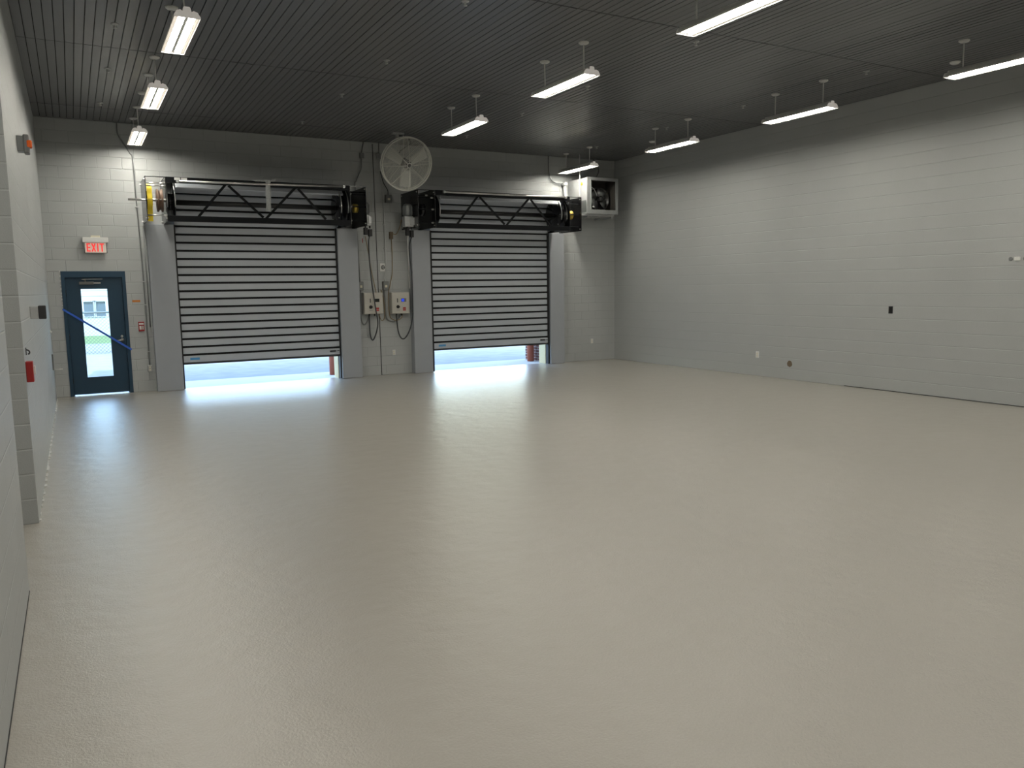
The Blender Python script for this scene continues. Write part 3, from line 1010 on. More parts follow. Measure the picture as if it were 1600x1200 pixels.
sp = make_sprinkler()
SPR = [(0.648, 10.385, 'ceiling sprinkler left of the nearest light above the blue door'),
       (0.646, 12.425, 'ceiling sprinkler left of the middle light above the blue door'),
       (0.62, 14.65, 'ceiling sprinkler left of the far light above the blue door'),
       (3.90, 7.97, 'ceiling sprinkler at the top edge, over the middle of the ceiling'),
       (3.905, 10.41, 'nearer ceiling sprinkler on the dark ceiling above the yellow-belted roll-up door'),
       (3.915, 12.46, 'ceiling sprinkler midway back, above the yellow-belted roll-up door'),
       (3.87, 14.72, 'ceiling sprinkler close to the back wall, left of the round fan'),
       (7.116, 7.953, 'ceiling sprinkler below the strip light cut off by the top edge'),
       (7.135, 10.39, 'ceiling sprinkler beside the near end of the middle centre-row light'),
       (7.16, 12.46, 'ceiling sprinkler right of the centre-row light next to the fan'),
       (7.16, 14.70, 'ceiling sprinkler close to the back wall, right of the round fan'),
       (10.337, 7.92, 'ceiling sprinkler between the two nearest lights along the right wall'),
       (10.33, 10.34, 'ceiling sprinkler between the second and third lights along the right wall'),
       (10.345, 12.37, 'ceiling sprinkler at the third light along the right wall'),
       (10.305, 14.66, 'ceiling sprinkler beside the light over the wall heater')]
for i, (x, y, lab) in enumerate(SPR):
    o = sp if i == 0 else copy_tree(sp)
    o.location = (x, y, H)
    o['label'] = lab


# ------------------------------------------------------------------ the fan
def make_fan():
    fc = Vector((5.915, 14.86, 4.27))
    tilt = math.radians(20)
    ax = Vector((0, -math.cos(tilt), -math.sin(tilt)))     # the way the air blows
    e1 = Vector((1, 0, 0))
    e2 = e1.cross(ax) * -1
    if e2.z < 0:
        e2 = -e2
    P = lambda r, a, t_: fc + ax * t_ + (e1 * math.cos(a) + e2 * math.sin(a)) * r
    t = thing('circulation_fan', (5.80, 15.02, H), 'large round white caged fan hanging from the ceiling between the roll-up doors', 'fan')
    R = 0.507
    # cages
    def cage(sign, name, step, mat):
        g = MB()
        dep = lambda r: sign * (0.05 + 0.115 * math.sqrt(max(0, 1 - (r / R) ** 2.2)))
        for r in [0.08 + k * step for k in range(int((R - 0.08) / step) + 1)]:
            g.tube([P(r, 2 * PI * k / 48, dep(r)) for k in range(48)], 0.0028, 4, closed=True)
        for k in range(8):
            a = 2 * PI * k / 8 + 0.12
            g.tube([P(r, a, dep(r) + sign * 0.004) for r in (0.05, 0.12, 0.22, 0.32, 0.42, 0.48, R)], 0.0058, 6)
        return g.build(name, mat, t)
    cg = cage(1, 'front_guard', 0.0205, M['fan_white'])
    hubring = MB().tube([P(0.045, 2 * PI * k / 24, 0.168) for k in range(24)], 0.007, 8, closed=True)
    hubring.build('guard_badge', M['white'], cg)
    cage(-1, 'rear_guard', 0.0275, M['fan_white'])
    MB().tube([P(R, 2 * PI * k / 72, 0.05) for k in range(72)], 0.013, 10, closed=True).build('guard_rim', M['fan_white'], t)
    MB().tube([P(R, 2 * PI * k / 72, -0.05) for k in range(72)], 0.011, 10, closed=True).build('guard_rim', M['fan_white'], t)
    for k in range(8):
        a = 2 * PI * k / 8 + 0.12
        MB().tube([P(R, a, -0.05), P(R, a, 0.05)], 0.006, 6).build('rim_clip', M['fan_white'], t)
    # blades
    for q in range(3):
        a0 = math.radians(32 + 120 * q)
        vs, fs = [], []
        n = 7
        for i in range(n):
            r = 0.10 + (0.45 - 0.10) * i / (n - 1)
            w_ = 0.20 + 0.05 * i / (n - 1)
            if i == n - 1:
                w_ *= 0.9
            tw = math.radians(34 - 14 * i / (n - 1))
            for j in range(5):
                s_ = (j / 4 - 0.5) * w_
                off = Vector((0, 0, 0))
                rad = (e1 * math.cos(a0) + e2 * math.sin(a0))
                tan = (-e1 * math.sin(a0) + e2 * math.cos(a0))
                camb = 0.012 * (1 - (2 * (j / 4 - 0.5)) ** 2)
                vs.append(fc + rad * r + tan * (s_ * math.cos(tw)) + ax * (s_ * math.sin(tw) * 0.5 - camb))
        for i in range(n - 1):
            for j in range(4):
                fs.append((i * 5 + j, i * 5 + j + 1, i * 5 + j + 6, i * 5 + j + 5))
        b = MB().add(vs, fs, True).build('blade', M['blade'], t)
        sm = b.modifiers.new('thick', 'SOLIDIFY')
        sm.thickness = 0.003
    MB().lathe(fc - ax * 0.05, ax, [(0, 0), (0.085, 0), (0.085, 0.08), (0.05, 0.11), (0, 0.115)], 24).build('hub', M['grey_dev'], t)
    MB().lathe(fc - ax * 0.27, ax, [(0, 0), (0.06, 0.01), (0.085, 0.04), (0.085, 0.19), (0.06, 0.21), (0, 0.21)], 24).build('motor', M['dark_dev'], t)
    # yoke, pole and ceiling bracket
    top = Vector((5.80, 15.02, H))
    back = fc - ax * 0.20
    MB().tube([top + Vector((0, 0, -0.03)), Vector((5.80, 15.02, 4.50)), Vector((5.86, 15.0, back.z + 0.06)), back], 0.017, 12).build('pole', M['galv'], t)
    br = MB()
    br.box(5.70, 5.93, 14.97, 15.07, H - 0.03, H + 0.004)
    br.box(5.775, 5.825, 14.985, 15.055, H - 0.11, H - 0.03)
    br.bar((5.93, 15.02, H - 0.02), (5.93, 15.02, H - 0.09), 0.02, 0.02)
    br.build('ceiling_bracket', M['galv'], t)
    cb = smooth_path([(5.86, 15.05, H - 0.04), (6.02, 15.06, H - 0.06), (6.10, 15.07, H - 0.16), (5.98, 15.08, H - 0.26), (5.86, 15.06, 4.52), (5.83, 15.06, 4.42), (5.90, 15.05, 4.33)], 6)
    MB().tube(cb, 0.011, 8).build('power_cord', M['cable'], t)
    return t


make_fan()

# ------------------------------------------------------------------ wall heater in the corner
hx0, hx1, hz0, hz1, hy0 = 10.555, 11.411, 3.515, 4.322, D - 0.80
ht = thing('wall_heater', (10.98, D, hz0), 'galvanised box heater with an open dark front high in the back corner', 'heater')
hb = MB()
th = 0.02
hb.box(hx0, hx0 + th, hy0, D - 0.002, hz0, hz1)
hb.box(hx1 - th, hx1, hy0, D - 0.002, hz0, hz1)
hb.box(hx0 + th, hx1 - th, hy0, D - 0.002, hz0, hz0 + th)
hb.box(hx0 + th, hx1 - th, hy0, D - 0.002, hz1 - th, hz1)
hb.build('cabinet', M['galv'], ht)
MB().box(hx0 + th, hx1 - th, D - 0.35, D - 0.31, hz0 + th, hz1 - th).build('inner_baffle', M['mesh_dark'], ht)
ln = MB()
ly_a, ly_b = hy0 + 0.002, D - 0.352
ln.box(hx0 + th + 0.001, hx0 + th + 0.006, ly_a, ly_b, hz0 + th + 0.001, hz1 - th - 0.001)
ln.box(hx1 - th - 0.006, hx1 - th - 0.001, ly_a, ly_b, hz0 + th + 0.001, hz1 - th - 0.001)
ln.box(hx0 + th + 0.006, hx1 - th - 0.006, ly_a, ly_b, hz0 + th + 0.001, hz0 + th + 0.006)
ln.box(hx0 + th + 0.006, hx1 - th - 0.006, ly_a, ly_b, hz1 - th - 0.006, hz1 - th - 0.001)
ln.build('shade_liner', M['mesh_dark'], ht)  # dark sheets added to put shade inside the open cabinet
fm = MB()
f0 = 0.085
fm.box(hx0 - 0.012, hx0 + f0, hy0 - 0.015, hy0 - 0.001, hz0 - 0.012, hz1 + 0.012)
fm.box(hx1 - f0 * 0.7, hx1 + 0.012, hy0 - 0.015, hy0 - 0.001, hz0 - 0.012, hz1 + 0.012)
fm.box(hx0 + f0, hx1 - f0 * 0.7, hy0 - 0.015, hy0 - 0.001, hz1 - 0.06, hz1 + 0.012)
fm.box(hx0 + f0, hx1 - f0 * 0.7, hy0 - 0.015, hy0 - 0.001, hz0 - 0.012, hz0 + 0.085)
fm.box(hx0 + f0 - 0.012, hx0 + f0 + 0.016, hy0 - 0.03, hy0 - 0.015, hz0 + 0.075, hz1 - 0.05)
fm.build('front_frame', M['frame_grey'], ht)
bw = MB()
bc = Vector((11.05, D - 0.50, 3.87))
bw.lathe(bc, (0, -1, 0), [(0.0, -0.05), (0.27, -0.05), (0.27, 0.10), (0.255, 0.10), (0.255, -0.03), (0, -0.03)], 36)
bw.build('fan_shroud', M['dark_steel'], ht)
bl = MB()
for k in range(4):
    a = PI / 4 + k * PI / 2 + 0.3
    rad = Vector((math.cos(a), 0, math.sin(a)))
    tan = Vector((-math.sin(a), 0, math.cos(a)))
    vs = []
    for r, w_ in ((0.05, 0.05), (0.15, 0.10), (0.24, 0.11)):
        for s_ in (-1, 1):
            vs.append(bc + rad * r + tan * (s_ * w_) + Vector((0, -0.03 + s_ * 0.03, 0)))
    bl.add(vs, [(0, 1, 3, 2), (2, 3, 5, 4)], True)
blo = bl.build('fan_blades', M['motor'], ht)
blo.modifiers.new('thick', 'SOLIDIFY').thickness = 0.004
MB().lathe(bc + Vector((0, -0.02, 0)), (0, -1, 0), [(0.07, 0), (0.07, 0.14), (0.05, 0.17), (0, 0.17)], 20).build('fan_motor', M['dark_steel'], ht)
MB().lathe((10.80, D - 0.56, 3.80), (0, -1, 0), [(0.0, 0), (0.075, 0), (0.075, 0.10), (0.06, 0.12), (0, 0.12)], 20).build('capacitor', M['motor'], ht)
MB().box(10.775, 10.83, D - 0.70, D - 0.685, 3.665, 3.69).build('wiring_clip', M['white'], ht)
MB().tube(smooth_path([(10.76, D - 0.62, 4.15), (10.85, D - 0.63, 4.10), (10.92, D - 0.63, 4.0), (10.95, D - 0.62, 3.92)], 6), 0.008, 8).build('wiring', M['galv'], ht)
MB().lathe((hx0 - 0.001, hy0 + 0.22, 4.20), (-1, 0, 0), [(0.036, 0), (0.036, 0.003), (0, 0.003)], 20).build('round_sticker', M['yellow'], ht)['label'] = 'round yellow sticker'
MB().box(hx0 - 0.003, hx0 - 0.0005, hy0 + 0.03, hy0 + 0.24, hz0 + 0.03, hz0 + 0.30).build('rating_plate', M['motor'], ht)
for bx in ((10.46, hx1 - 0.02, hy0 + 0.10, hy0 + 0.14, hz0 - 0.05, hz0 - 0.012), (10.60, hx1 - 0.02, D - 0.15, D - 0.11, hz0 - 0.05, hz0 - 0.012),
           (hx1 - 0.10, hx1 - 0.06, hy0 + 0.10, D - 0.002, hz0 - 0.09, hz0 - 0.05), (10.62, 10.66, hy0 + 0.10, D - 0.002, hz0 - 0.09, hz0 - 0.05)):
    MB().box(*bx).build('support_rail', M['galv'], ht)
MB().box(10.95, 11.05, hy0 + 0.2, hy0 + 0.32, hz1 + 0.001, hz1 + 0.05).build('junction_box', M['dark_dev'], ht)

vp = MB()
vp.tube([(10.415, D - 0.09, 3.50), (10.415, D - 0.09, 4.24)], 0.055, 20)
vp.lathe((10.415, D - 0.09, 4.20), (0, 0, 1), [(0.062, 0), (0.072, 0.01), (0.072, 0.06), (0.05, 0.09), (0, 0.092)], 20)
vp.bar((10.415, D - 0.05, 3.9), (10.415, D, 3.9), 0.03, 0.01, (0, 0, 1))
vp.bar((10.415, D - 0.05, 3.6), (10.415, D, 3.6), 0.03, 0.01, (0, 0, 1))
tag(vp.build('vent_pipe', M['galv']), 'short capped white vent pipe beside the wall heater', 'pipe')
hr = MB().tube([(10.50, hy0 + 0.22, H - 0.005), (10.50, hy0 + 0.22, 3.45)], 0.010, 8)
tag(hr.build('hanger_rod', M['white']), 'thin white rod from the ceiling in front of the heater cabinet', 'rod')
hc = MB().tube(smooth_path([(9.98, D - 0.05, H - 0.01), (9.98, D - 0.05, 4.55), (10.03, D - 0.05, 4.36), (10.16, D - 0.06, 4.27), (10.36, D - 0.10, 4.26)], 8), 0.014, 10)
tag(hc.build('conduit_loop', M['conduit']), 'grey conduit curving down from the ceiling to the vent pipe by the heater', 'conduit')
hc = MB().tube(smooth_path([(11.20, D - 0.12, H - 0.01), (11.24, D - 0.2, 4.72), (11.20, D - 0.35, 4.56), (11.06, D - 0.45, 4.40), (11.02, D - 0.52, 4.36)], 8), 0.013, 10)
tag(hc.build('flexible_conduit', M['conduit']), 'flexible grey conduit dropping onto the top of the wall heater', 'conduit')


# ------------------------------------------------------------------ controls between the doors
def control_box(x0, x1, z0, z1, lit, label):
    dep = 0.17
    y0 = D - dep
    t = thing('control_box', ((x0 + x1) / 2, D, z0), label, 'control box', 'door control boxes')
    MB().box(x0, x1, y0 + 0.012, D - 0.001, z0, z1).build('enclosure', M['encl'], t, bevel=0.006)
    dr = MB().box(x0 + 0.012, x1 + 0.004, y0, y0 + 0.012, z0 + 0.010, z1 - 0.008).build('box_door', M['encl'], t, bevel=0.003)
    w_, h_ = x1 - x0, z1 - z0
    X = lambda u: x0 + u * w_
    Z = lambda v: z0 + v * h_
    ds = MB().box(X(0.54), X(0.82), y0 - 0.006, y0, Z(0.56), Z(0.71)).build('display_bezel', M['lcd_off'], dr)
    if lit:
        MB().box(X(0.55), X(0.70), y0 - 0.0075, y0 - 0.006, Z(0.57), Z(0.70)).build('display_screen', M['lcd_on'], ds)['label'] = 'lit blue screen'
        MB().box(X(0.70), X(0.81), y0 - 0.0075, y0 - 0.006, Z(0.57), Z(0.70)).build('display_frame', M['motor'], ds)
    kb = MB().lathe((X(0.34), y0, Z(0.33)), (0, -1, 0), [(0.036, 0), (0.036, 0.008), (0.026, 0.012), (0.024, 0.035), (0, 0.036)], 20)
    kb.bar((X(0.34) - 0.034, y0 - 0.030, Z(0.33)), (X(0.34) + 0.034, y0 - 0.030, Z(0.33)), 0.016, 0.022)
    kb.build('rotary_switch', M['black_matte'], dr)
    MB().box(X(0.30), X(0.35), y0 - 0.002, y0, Z(0.53), Z(0.72)).build('button_strip', M['dark_dev'], dr)
    MB().box(X(0.25), X(0.45), y0 - 0.0015, y0, Z(0.16), Z(0.19)).build('caption_plate', M['print'], dr)
    lbm = M['red_label']
    lb = MB().box(X(0.62), X(0.79), y0 - 0.002, y0, Z(0.22), Z(0.30)).box(X(0.62), X(0.79), y0 - 0.002, y0, Z(0.14), Z(0.205)).build('warning_label', lbm, dr)
    for u in (0.32, 0.62):
        gl_ = MB()
        gl_.lathe((X(u), D - 0.08, z0 + 0.002), (0, 0, -1), [(0.018, 0), (0.018, 0.02), (0.012, 0.045), (0, 0.046)], 12)
        gl_.build('cable_gland', M['black_matte'], t)
    return t


control_box(5.345, 5.745, 1.322, 1.772, False, 'grey control box with a dark display, left of the pair between the roll-up doors')
control_box(5.952, 6.348, 1.312, 1.768, True, 'grey control box with a lit blue display between the roll-up doors')


def disconnect(x0, x1, z0, z1, label):
    t = thing('disconnect_switch', ((x0 + x1) / 2, D, z0), label, 'switch box', 'small switch boxes')
    MB().box(x0, x1, D - 0.075, D - 0.001, z0, z1).build('switch_body', M['grey_dev'], t, bevel=0.005)
    MB().box(x0 + 0.012, x1 - 0.012, D - 0.079, D - 0.075, z0 + 0.012, z1 - 0.012).build('cover_plate', M['motor'], t)
    MB().box(x0 + (x1 - x0) * 0.3, x1 - (x1 - x0) * 0.3, D - 0.086, D - 0.079, z0 + (z1 - z0) * 0.3, z0 + (z1 - z0) * 0.58).build('toggle', M['ivory'], t)
    return t


disconnect(5.262, 5.375, 1.820, 2.005, 'small grey switch box above the control box with the dark display')
disconnect(5.808, 5.930, 1.820, 2.005, 'small grey switch box above and between the two control boxes')
disconnect(5.930, 6.065, 3.655, 3.815, 'small grey switch box high on the wall just under the round fan')

for x, z, lab in ((5.452, 4.59, 'small junction box at the top of the wall near the yellow-belted door'),
                  (5.812, 4.60, 'small junction box at the top of the wall behind the round fan')):
    tag(MB().box(x - 0.045, x + 0.045, D - 0.06, D - 0.001, z - 0.055, z + 0.055).build('junction_box', M['conduit'], bevel=0.006), lab, 'junction box', 'junction boxes at the top of the wall')

rc = thing('twist_receptacle', (5.83, D, 2.21), 'white plate with a round socket above the control boxes', 'outlet')
MB().box(5.765, 5.898, D - 0.022, D - 0.001, 2.215, 2.385).build('cover_plate', M['white'], rc, bevel=0.008)
so = MB().lathe((5.832, D - 0.022, 2.302), (0, -1, 0), [(0.046, 0), (0.046, 0.006), (0.038, 0.008), (0, 0.008)], 24).build('socket', M['grey_dev'], rc)
sl = MB()
for a in (0.3, 2.4, 4.5):
    sl.bar((5.832 + 0.012 * math.cos(a), D - 0.031, 2.302 + 0.012 * math.sin(a)), (5.832 + 0.030 * math.cos(a + 0.5), D - 0.031, 2.302 + 0.030 * math.sin(a + 0.5)), 0.009, 0.003)
sl.build('socket_slot', M['white'], so)


def outlet(p, normal, label, mat='white', w_=0.07, h_=0.115, group='wall outlets', slots=True):
    x, y, z = p
    t = thing('wall_outlet', (x, y, z - h_ / 2), label, 'outlet', group)
    if normal == 'y':
        MB().box(x - w_ / 2, x + w_ / 2, y - 0.012, y - 0.001, z - h_ / 2, z + h_ / 2).build('cover_plate', M[mat], t, bevel=0.003)
        if slots:
            s2 = MB()
            for dz in (-0.024, 0.024):
                s2.box(x - 0.016, x + 0.016, y - 0.015, y - 0.012, z + dz - 0.014, z + dz + 0.014)
            s2.build('receptacle', M['ivory'], t)
    else:
        MB().box(x - 0.012, x - 0.001, y - w_ / 2, y + w_ / 2, z - h_ / 2, z + h_ / 2).build('cover_plate', M[mat], t, bevel=0.003)
        if slots:
            s2 = MB()
            for dz in (-0.024, 0.024):
                s2.box(x - 0.015, x - 0.012, y - 0.016, y + 0.016, z + dz - 0.014, z + dz + 0.014)
            s2.build('receptacle', M['ivory'], t)
    return t


outlet((6.02, D, 0.473), 'y', 'white wall outlet low between the roll-up doors, below the control boxes')
outlet((11.22, D, 0.482), 'y', 'white wall outlet low on the back wall in the far corner')
outlet((XR, 11.40, 0.425), 'x', 'white wall outlet low on the right wall', w_=0.08, h_=0.125)
ob = outlet((1.18, D - 0.045, 0.435), 'y', 'grey surface outlet box at the end of the conduit beside the blue door', mat='galv')
MB().box(1.142, 1.218, D - 0.045, D - 0.001, 0.375, 0.495).build('back_box', M['galv'], ob)

bo = thing('empty_outlet_box', (XR, 8.49, 1.30), 'open black outlet box in the right wall', 'outlet box')
MB().box(XR - 0.004, XR + 0.001, 8.452, 8.528, 1.305, 1.425).build('box_rim', M['black_matte'], bo)
MB().box(XR - 0.006, XR - 0.004, 8.465, 8.515, 1.32, 1.41).build('box_opening', M['ceil_back'], bo)

pb = MB()
n = 18
rnd = random.Random(9)
pb.prism([(10.585 + (0.062 + rnd.uniform(-0.008, 0.008)) * math.cos(2 * PI * k / n), 0.302 + (0.062 + rnd.uniform(-0.008, 0.008)) * math.sin(2 * PI * k / n)) for k in range(n)], 0, XR - 0.005, XR + 0.001)
tag(pb.build('wall_patch', M['patch']), 'round brown unpainted plug low on the right wall', 'patch')

ts = thing('thermostat', (XR, 6.50, 2.10), 'small white sensor high on the right wall at the right edge', 'thermostat')
MB().box(XR - 0.03, XR - 0.001, 6.46, 6.54, 2.105, 2.160).build('sensor_body', M['white'], ts, bevel=0.006)
for yy in (6.40, 6.60):
    an = MB()
    an.lathe((XR - 0.001, yy, 2.132), (-1, 0, 0), [(0.03, 0), (0.03, 0.006), (0.018, 0.008), (0, 0.008)], 16)
    an.build('mounting_disc', M['conduit'], ts)


# conduits and cables
def run(name, pts, r, mat, label, cat, group=None, smooth=True, clips=None):
    p = smooth_path(pts, 8) if smooth else pts
    o = MB().tube(p, r, 8).build(name, M[mat])
    tag(o, label, cat, group)
    if clips:
        for z, x in clips:
            MB().box(x - 0.03, x + 0.03, D - 0.035, D - 0.002, z - 0.009, z + 0.009).build('strap', M['galv'], o)
    return o


yc = D - 0.022
run('conduit', [(0.92, yc, H - 0.01), (0.918, yc, 4.72), (0.95, yc, 4.62), (1.10, yc, 4.36), (1.138, yc, 4.27), (1.15, yc, 3.66), (1.17, yc, 2.8), (1.18, yc, 2.05), (1.182, yc, 0.50)], 0.012, 'conduit',
    'bent grey conduit from the ceiling down to the outlet beside the blue door', 'conduit', clips=[(3.4, 1.155), (2.05, 1.18), (1.62, 1.18), (0.75, 1.182)])
run('conduit', [(1.235, yc, 3.05), (1.238, yc, 1.2)], 0.010, 'conduit', 'straight grey tube standing in for the shadow line along the guide nearest the blue door', 'conduit', smooth=False)  # extra tube drawn where only a thin shadow line runs
run('conduit', [(5.50, yc, H - 0.01), (5.455, yc, 4.645)], 0.012, 'conduit', 'short conduit stub above the junction box near the yellow-belted door', 'conduit', smooth=False)
run('conduit', [(5.45, yc, 4.535), (5.435, yc, 4.34), (5.40, yc, 4.25), (5.31, yc, 4.06), (5.29, yc, 3.95), (5.292, yc, 2.9), (5.315, yc, 2.005)], 0.012, 'conduit',
    'grey conduit dropping from a junction box to the left switch box', 'conduit')
run('conduit', [(5.835, yc, H - 0.01), (5.83, yc, 4.655)], 0.012, 'conduit', 'short conduit stub above the junction box behind the fan', 'conduit', smooth=False)
run('conduit', [(5.835, yc, 4.545), (5.862, yc, 4.2), (5.888, yc, 3.8), (5.897, yc, 3.0), (5.90, yc, 2.42), (5.895, yc, 2.28), (5.86, yc, 2.10), (5.868, yc, 2.005)], 0.013, 'galv',
    'bright steel conduit from the fan down to the middle switch box', 'conduit', clips=[(3.2, 5.895), (2.7, 5.9)])
run('conduit', [(5.842, D - 0.03, 4.3), (5.90, D - 0.03, 4.08), (5.99, D - 0.03, 3.92), (5.998, D - 0.03, 3.815)], 0.009, 'cable', 'thin dark cable curling into the switch box under the fan', 'cable')
run('cable_sleeve', [(5.845, D - 0.03, 1.82), (5.85, D - 0.03, 1.55), (5.86, D - 0.03, 1.30), (5.90, D - 0.03, 1.19), (6.02, D - 0.03, 1.15), (6.14, D - 0.04, 1.20), (6.18, D - 0.06, 1.30)], 0.018, 'conduit',
    'thick grey sleeve looping under the control box with the blue display', 'cable')
run('cable_sleeve', [(5.315, D - 0.03, 1.82), (5.30, D - 0.03, 1.5), (5.31, D - 0.03, 1.22), (5.37, D - 0.03, 1.10), (5.44, D - 0.04, 1.18), (5.47, D - 0.06, 1.30)], 0.014, 'conduit',
    'grey sleeve behind the left control box running into its underside', 'cable')
yk = D - 0.24
run('power_cable', [(mxa + 0.05, mya - 0.03, 2.92), (5.46, yk, 2.75), (5.485, yk, 2.13), (5.56, yk, 1.45), (5.60, yk, 1.15), (5.575, yk + 0.05, 0.93), (5.525, D - 0.1, 0.77), (5.475, D - 0.085, 0.90), (5.468, D - 0.085, 1.30)], 0.014, 'cable',
    'black cable hanging from the door motor in front of the left control box', 'cable')
run('power_cable', [(mxb + 0.06, myb - 0.03, 2.91), (6.36, D - 0.23, 2.7), (6.40, D - 0.225, 2.13), (6.40, D - 0.225, 1.40), (6.36, D - 0.2, 1.05), (6.28, D - 0.12, 0.82), (6.19, D - 0.09, 0.77), (6.11, D - 0.085, 0.92), (6.075, D - 0.085, 1.28)], 0.014, 'cable',
    'black cable looping below and up into the control box with the blue display', 'cable')
run('conduit', [(mxb - 0.02, myb - 0.03, 2.93), (6.405, D - 0.05, 2.75), (6.412, D - 0.05, 1.85)], 0.016, 'white', 'white conduit down the side of the guide under the motor', 'conduit')
run('signal_cable', [(5.47, D - 0.02, 2.95), (5.54, D - 0.02, 2.5), (5.58, D - 0.02, 2.2), (5.63, D - 0.02, 1.95), (5.665, D - 0.02, 1.772)], 0.008, 'tan_cable', 'tan cable down the wall into the top of the left control box', 'cable')
run('signal_cable', [(6.04, D - 0.03, 2.90), (6.05, D - 0.02, 2.6), (6.04, D - 0.02, 2.2), (5.985, D - 0.02, 1.95), (5.93, D - 0.02, 1.70), (5.945, D - 0.02, 1.30), (6.0, D - 0.03, 1.20), (6.10, D - 0.05, 1.17), (6.20, D - 0.06, 1.22), (6.22, D - 0.07, 1.30)], 0.009, 'tan_cable',
    'tan cable from the brown junction down to the blue-display control box', 'cable')
run('signal_cable', [(6.05, D - 0.04, 3.02), (6.14, D - 0.05, 3.0), (6.20, D - 0.1, 3.12), (6.22, D - 0.2, 3.3)], 0.009, 'tan_cable', 'tan cable rising from the brown junction to the motor', 'cable')
run('signal_cable', [(5.70, D - 0.03, 1.32), (5.76, D - 0.03, 1.18), (5.83, D - 0.03, 1.25), (5.82, D - 0.03, 1.6), (5.77, D - 0.03, 1.83)], 0.008, 'tan_cable', 'tan cable looping out from under the left control box', 'cable')
tag(MB().box(6.00, 6.07, D - 0.07, D - 0.001, 2.90, 3.05).build('junction_box', M['patch'], bevel=0.005), 'small brown junction box above the blue-display control box', 'junction box')
rdg = MB().box(5.335, 5.350, D - 0.213, D - 0.207, 2.80, 2.89)
rdg.build('warning_tag', M['red']); bpy.data.objects['warning_tag']['_base'] = (0, 0, 0)
wt = bpy.data.objects['warning_tag']
tag(wt, 'small red tag hanging below the motor of the yellow-belted door', 'tag')

# beside the blue door
fa = thing('pull_station', (1.085, D, 1.13), 'red and white fire pull box on the wall right of the blue door', 'fire alarm')
MB().box(1.035, 1.135, D - 0.045, D - 0.001, 1.135, 1.31).build('station_body', M['red'], fa, bevel=0.006)
MB().box(1.045, 1.125, D - 0.052, D - 0.045, 1.255, 1.285).build('pull_bar', M['white'], fa)
MB().box(1.05, 1.085, D - 0.049, D - 0.045, 1.165, 1.235).build('instruction_plate', M['white'], fa)
MB().box(1.095, 1.122, D - 0.049, D - 0.045, 1.165, 1.235).build('lock_plate', M['galv'], fa)
tag(MB().box(0.965, 1.098, D - 0.003, D + 0.001, 1.672, 1.712).build('tape_strip', M['orange_tape']), 'short orange tape strip on the wall right of the blue door', 'tape')

# left wall devices
sb = thing('alarm_strobe', (XL, 9.33, 3.26), 'grey wall strobe with an orange lens, high on the left wall', 'alarm light')
MB().box(XL + 0.001, XL + 0.055, 9.28, 9.40, 3.235, 3.385).build('back_box', M['conduit'], sb, bevel=0.004)
MB().box(XL + 0.055, XL + 0.105, 9.265, 9.415, 3.22, 3.40).build('strobe_body', M['grey_dev'], sb, bevel=0.012)
MB().box(XL + 0.082, XL + 0.128, 9.262, 9.36, 3.275, 3.345).build('lens', M['orange'], sb, bevel=0.01)
cr = thing('card_reader', (XL, 8.95, 1.60), 'charcoal wall device on a grey box at shoulder height, left wall', 'wall device')
MB().box(XL + 0.001, XL + 0.070, 8.90, 9.02, 1.605, 1.725).build('back_box', M['galv'], cr, bevel=0.004)
MB().box(XL + 0.070, XL + 0.135, 8.895, 9.025, 1.602, 1.732).build('device_body', M['dark_dev'], cr, bevel=0.008)
rb = thing('pull_station', (XL, 7.43, 1.13), 'red box on the left wall just past the recess edge', 'fire alarm')
MB().box(XL + 0.001, XL + 0.052, 7.37, 7.47, 1.14, 1.305).build('station_body', M['red'], rb, bevel=0.005)
MB().box(XL + 0.052, XL + 0.066, 7.39, 7.45, 1.20, 1.265).build('pull_bar', M['white'], rb)
hk = MB()
hk.box(XL, XL + 0.006, 7.585, 7.615, 1.345, 1.405)
hk.tube(smooth_path([(XL + 0.004, 7.60, 1.39), (XL + 0.022, 7.60, 1.38), (XL + 0.026, 7.60, 1.362), (XL + 0.016, 7.60, 1.35)], 5), 0.006, 8)
tag(hk.build('wall_hook', M['dark_dev']), 'small dark hook on the left wall above the red box', 'hook')
kb = MB().lathe((XL, 15.3, 1.215), (1, 0, 0), [(0.03, 0), (0.03, 0.01), (0.012, 0.015), (0.012, 0.03), (0, 0.031)], 14)
tag(kb.build('wall_button', M['white']), 'tiny white button on the left wall near the back corner', 'button')
hb2 = thing('wall_faucet', (XL, 15.0, 0.60), 'small pipe with a thin rod low on the left wall near the corner', 'faucet')
MB().box(XL + 0.001, XL + 0.025, 14.96, 15.04, 0.60, 0.86).build('pipe_cover', M['conduit'], hb2)
MB().tube([(XL + 0.02, 15.0, 0.605), (XL + 0.145, 15.0, 0.607)], 0.007, 8).build('spout_rod', M['white'], hb2)

# ------------------------------------------------------------------ outside
gy = -0.03
tag(MB().box(-30, 45, 17.7, 27.5, gy - 0.2, gy).build('ground_asphalt', M['asphalt']), 'asphalt yard outside the doors', 'ground', kind=S)
ap = MB().box(-30, 45, D + 0.12, 17.7, -0.2, -0.012)
tag(ap.build('ground_apron', M['apron']), 'pale concrete apron outside the doors', 'ground', kind=S)
tag(MB().box(-30, 45, 27.5, 33.5, gy - 0.2, gy + 0.002).build('ground_gravel', M['gravel']), 'pale gravel strip beyond the chain-link fence', 'ground', kind=S)
tag(MB().box(-30, 45, 33.5, 70, gy - 0.2, gy + 0.004).build('ground_lawn', M['grass']), 'green grass strip before the pale building', 'grass', kind=S)

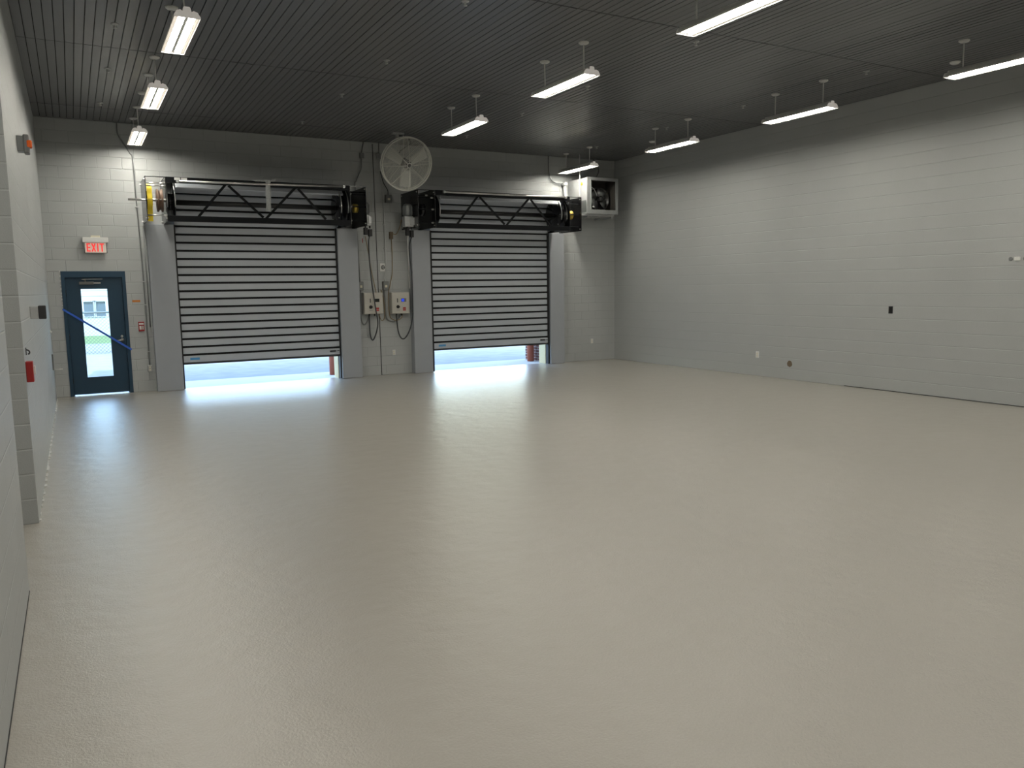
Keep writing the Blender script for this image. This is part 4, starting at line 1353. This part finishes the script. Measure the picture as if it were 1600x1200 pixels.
fe = thing('chain_link_fence', (2, 27.6, gy), 'grey chain-link fence seen through the glass of the blue door', 'fence')
fm_ = MB()
fx0, fx1, fz0, fz1 = -4.0, 8.0, gy + 0.02, 1.27
st_ = 0.075
hgt = fz1 - fz0
k = fx0 - hgt
while k < fx1:
    for sgn in (1, -1):
        a0, a1 = (k, k + hgt) if sgn == 1 else (k + hgt, k)
        za_, zb2 = fz0, fz1
        xa, xb = a0, a1
        if max(xa, xb) < fx0 or min(xa, xb) > fx1:
            continue
        fm_.tube([(xa, 27.6, za_), (xb, 27.6, zb2)], 0.0055, 3, caps=False)
    k += st_ * 1.414
fm_.build('chain_link', M['fence'], fe)
MB().tube([(fx0, 27.6, fz1), (fx1, 27.6, fz1)], 0.028, 10).build('top_rail', M['fence'], fe)
for x in (-3.2, -0.9, 1.6, 4.0, 6.4):
    MB().tube([(x, 27.63, gy), (x, 27.63, fz1 + 0.05)], 0.03, 10).build('fence_post', M['fence'], fe)

pbld = thing('pale_building', (2, 41, gy), 'pale building with a barred window seen through the glass of the blue door', 'building')
bm_ = MB()
by = 40.0
wx0, wx1, wz0, wz1 = 0.42, 1.28, 0.80, 1.53
bm_.box(-9, wx0, by, by + 6, gy, 4.2)
bm_.box(wx1, 14, by, by + 6, gy, 4.2)
bm_.box(wx0, wx1, by, by + 6, gy, wz0)
bm_.box(wx0, wx1, by, by + 6, wz1, 4.2)
bm_.build('building_wall', M['pale_siding'], pbld)
sd = MB()
for z in (1.75, 2.0):
    sd.box(-9, 14, by - 0.03, by, z, z + 0.03)
sd.build('siding_band', M['galv'], pbld)
wf_ = MB()
wf_.box(wx0, wx1, by - 0.02, by + 0.05, wz1 - 0.04, wz1)
wf_.box(wx0, wx1, by - 0.04, by + 0.05, wz0, wz0 + 0.04)
wf_.box((wx0 + wx1) / 2 - 0.05, (wx0 + wx1) / 2 + 0.05, by - 0.02, by + 0.05, wz0, wz1)
wo = wf_.build('window', M['pale_siding'], pbld)
MB().box(wx0, wx1, by + 0.08, by + 0.1, wz0, wz1).build('window_pane', M['window_dark'], wo)
wbars = MB()
for k in range(1, 12):
    xx = wx0 + (wx1 - wx0) * k / 12
    wbars.box(xx - 0.008, xx + 0.008, by - 0.05, by - 0.034, wz0, wz1)
wbars.build('window_bars', M['fence'], wo)

for x, y, lab in ((4.92, 17.05, 'red-brown bollard outside the yellow-belted roll-up door'), (9.97, 17.08, 'red-brown bollard outside the roll-up door beside the heater')):
    tag(MB().lathe((x, y, -0.02), (0, 0, 1), [(0.085, 0), (0.085, 0.95), (0.07, 1.0), (0, 1.03)], 24).build('bollard', M['bollard']), lab, 'bollard', 'bollards outside the doors')
rv = MB()
rv.box(OP1[1] - 0.012, OP1[1] + 0.001, D + 0.005, D + T, 0.0, OP1[2])
rv.box(OP2[1] - 0.012, OP2[1] + 0.001, D + 0.005, D + T, 0.0, OP2[2])
tag(rv.build('trim_5', M['reveal']), 'cream painted reveals on the right of both door openings', 'trim', kind=S)
pr_ = MB().box(10.12, 10.75, D + T + 0.012, 17.6, -0.012, 3.4)
tag(pr_.build('brick_pier', M['brick']), 'dark brick pier outside, right of the bollard at the far roll-up door', 'pier')

for o in bpy.data.objects:
    if '_base' in o:
        del o['_base']
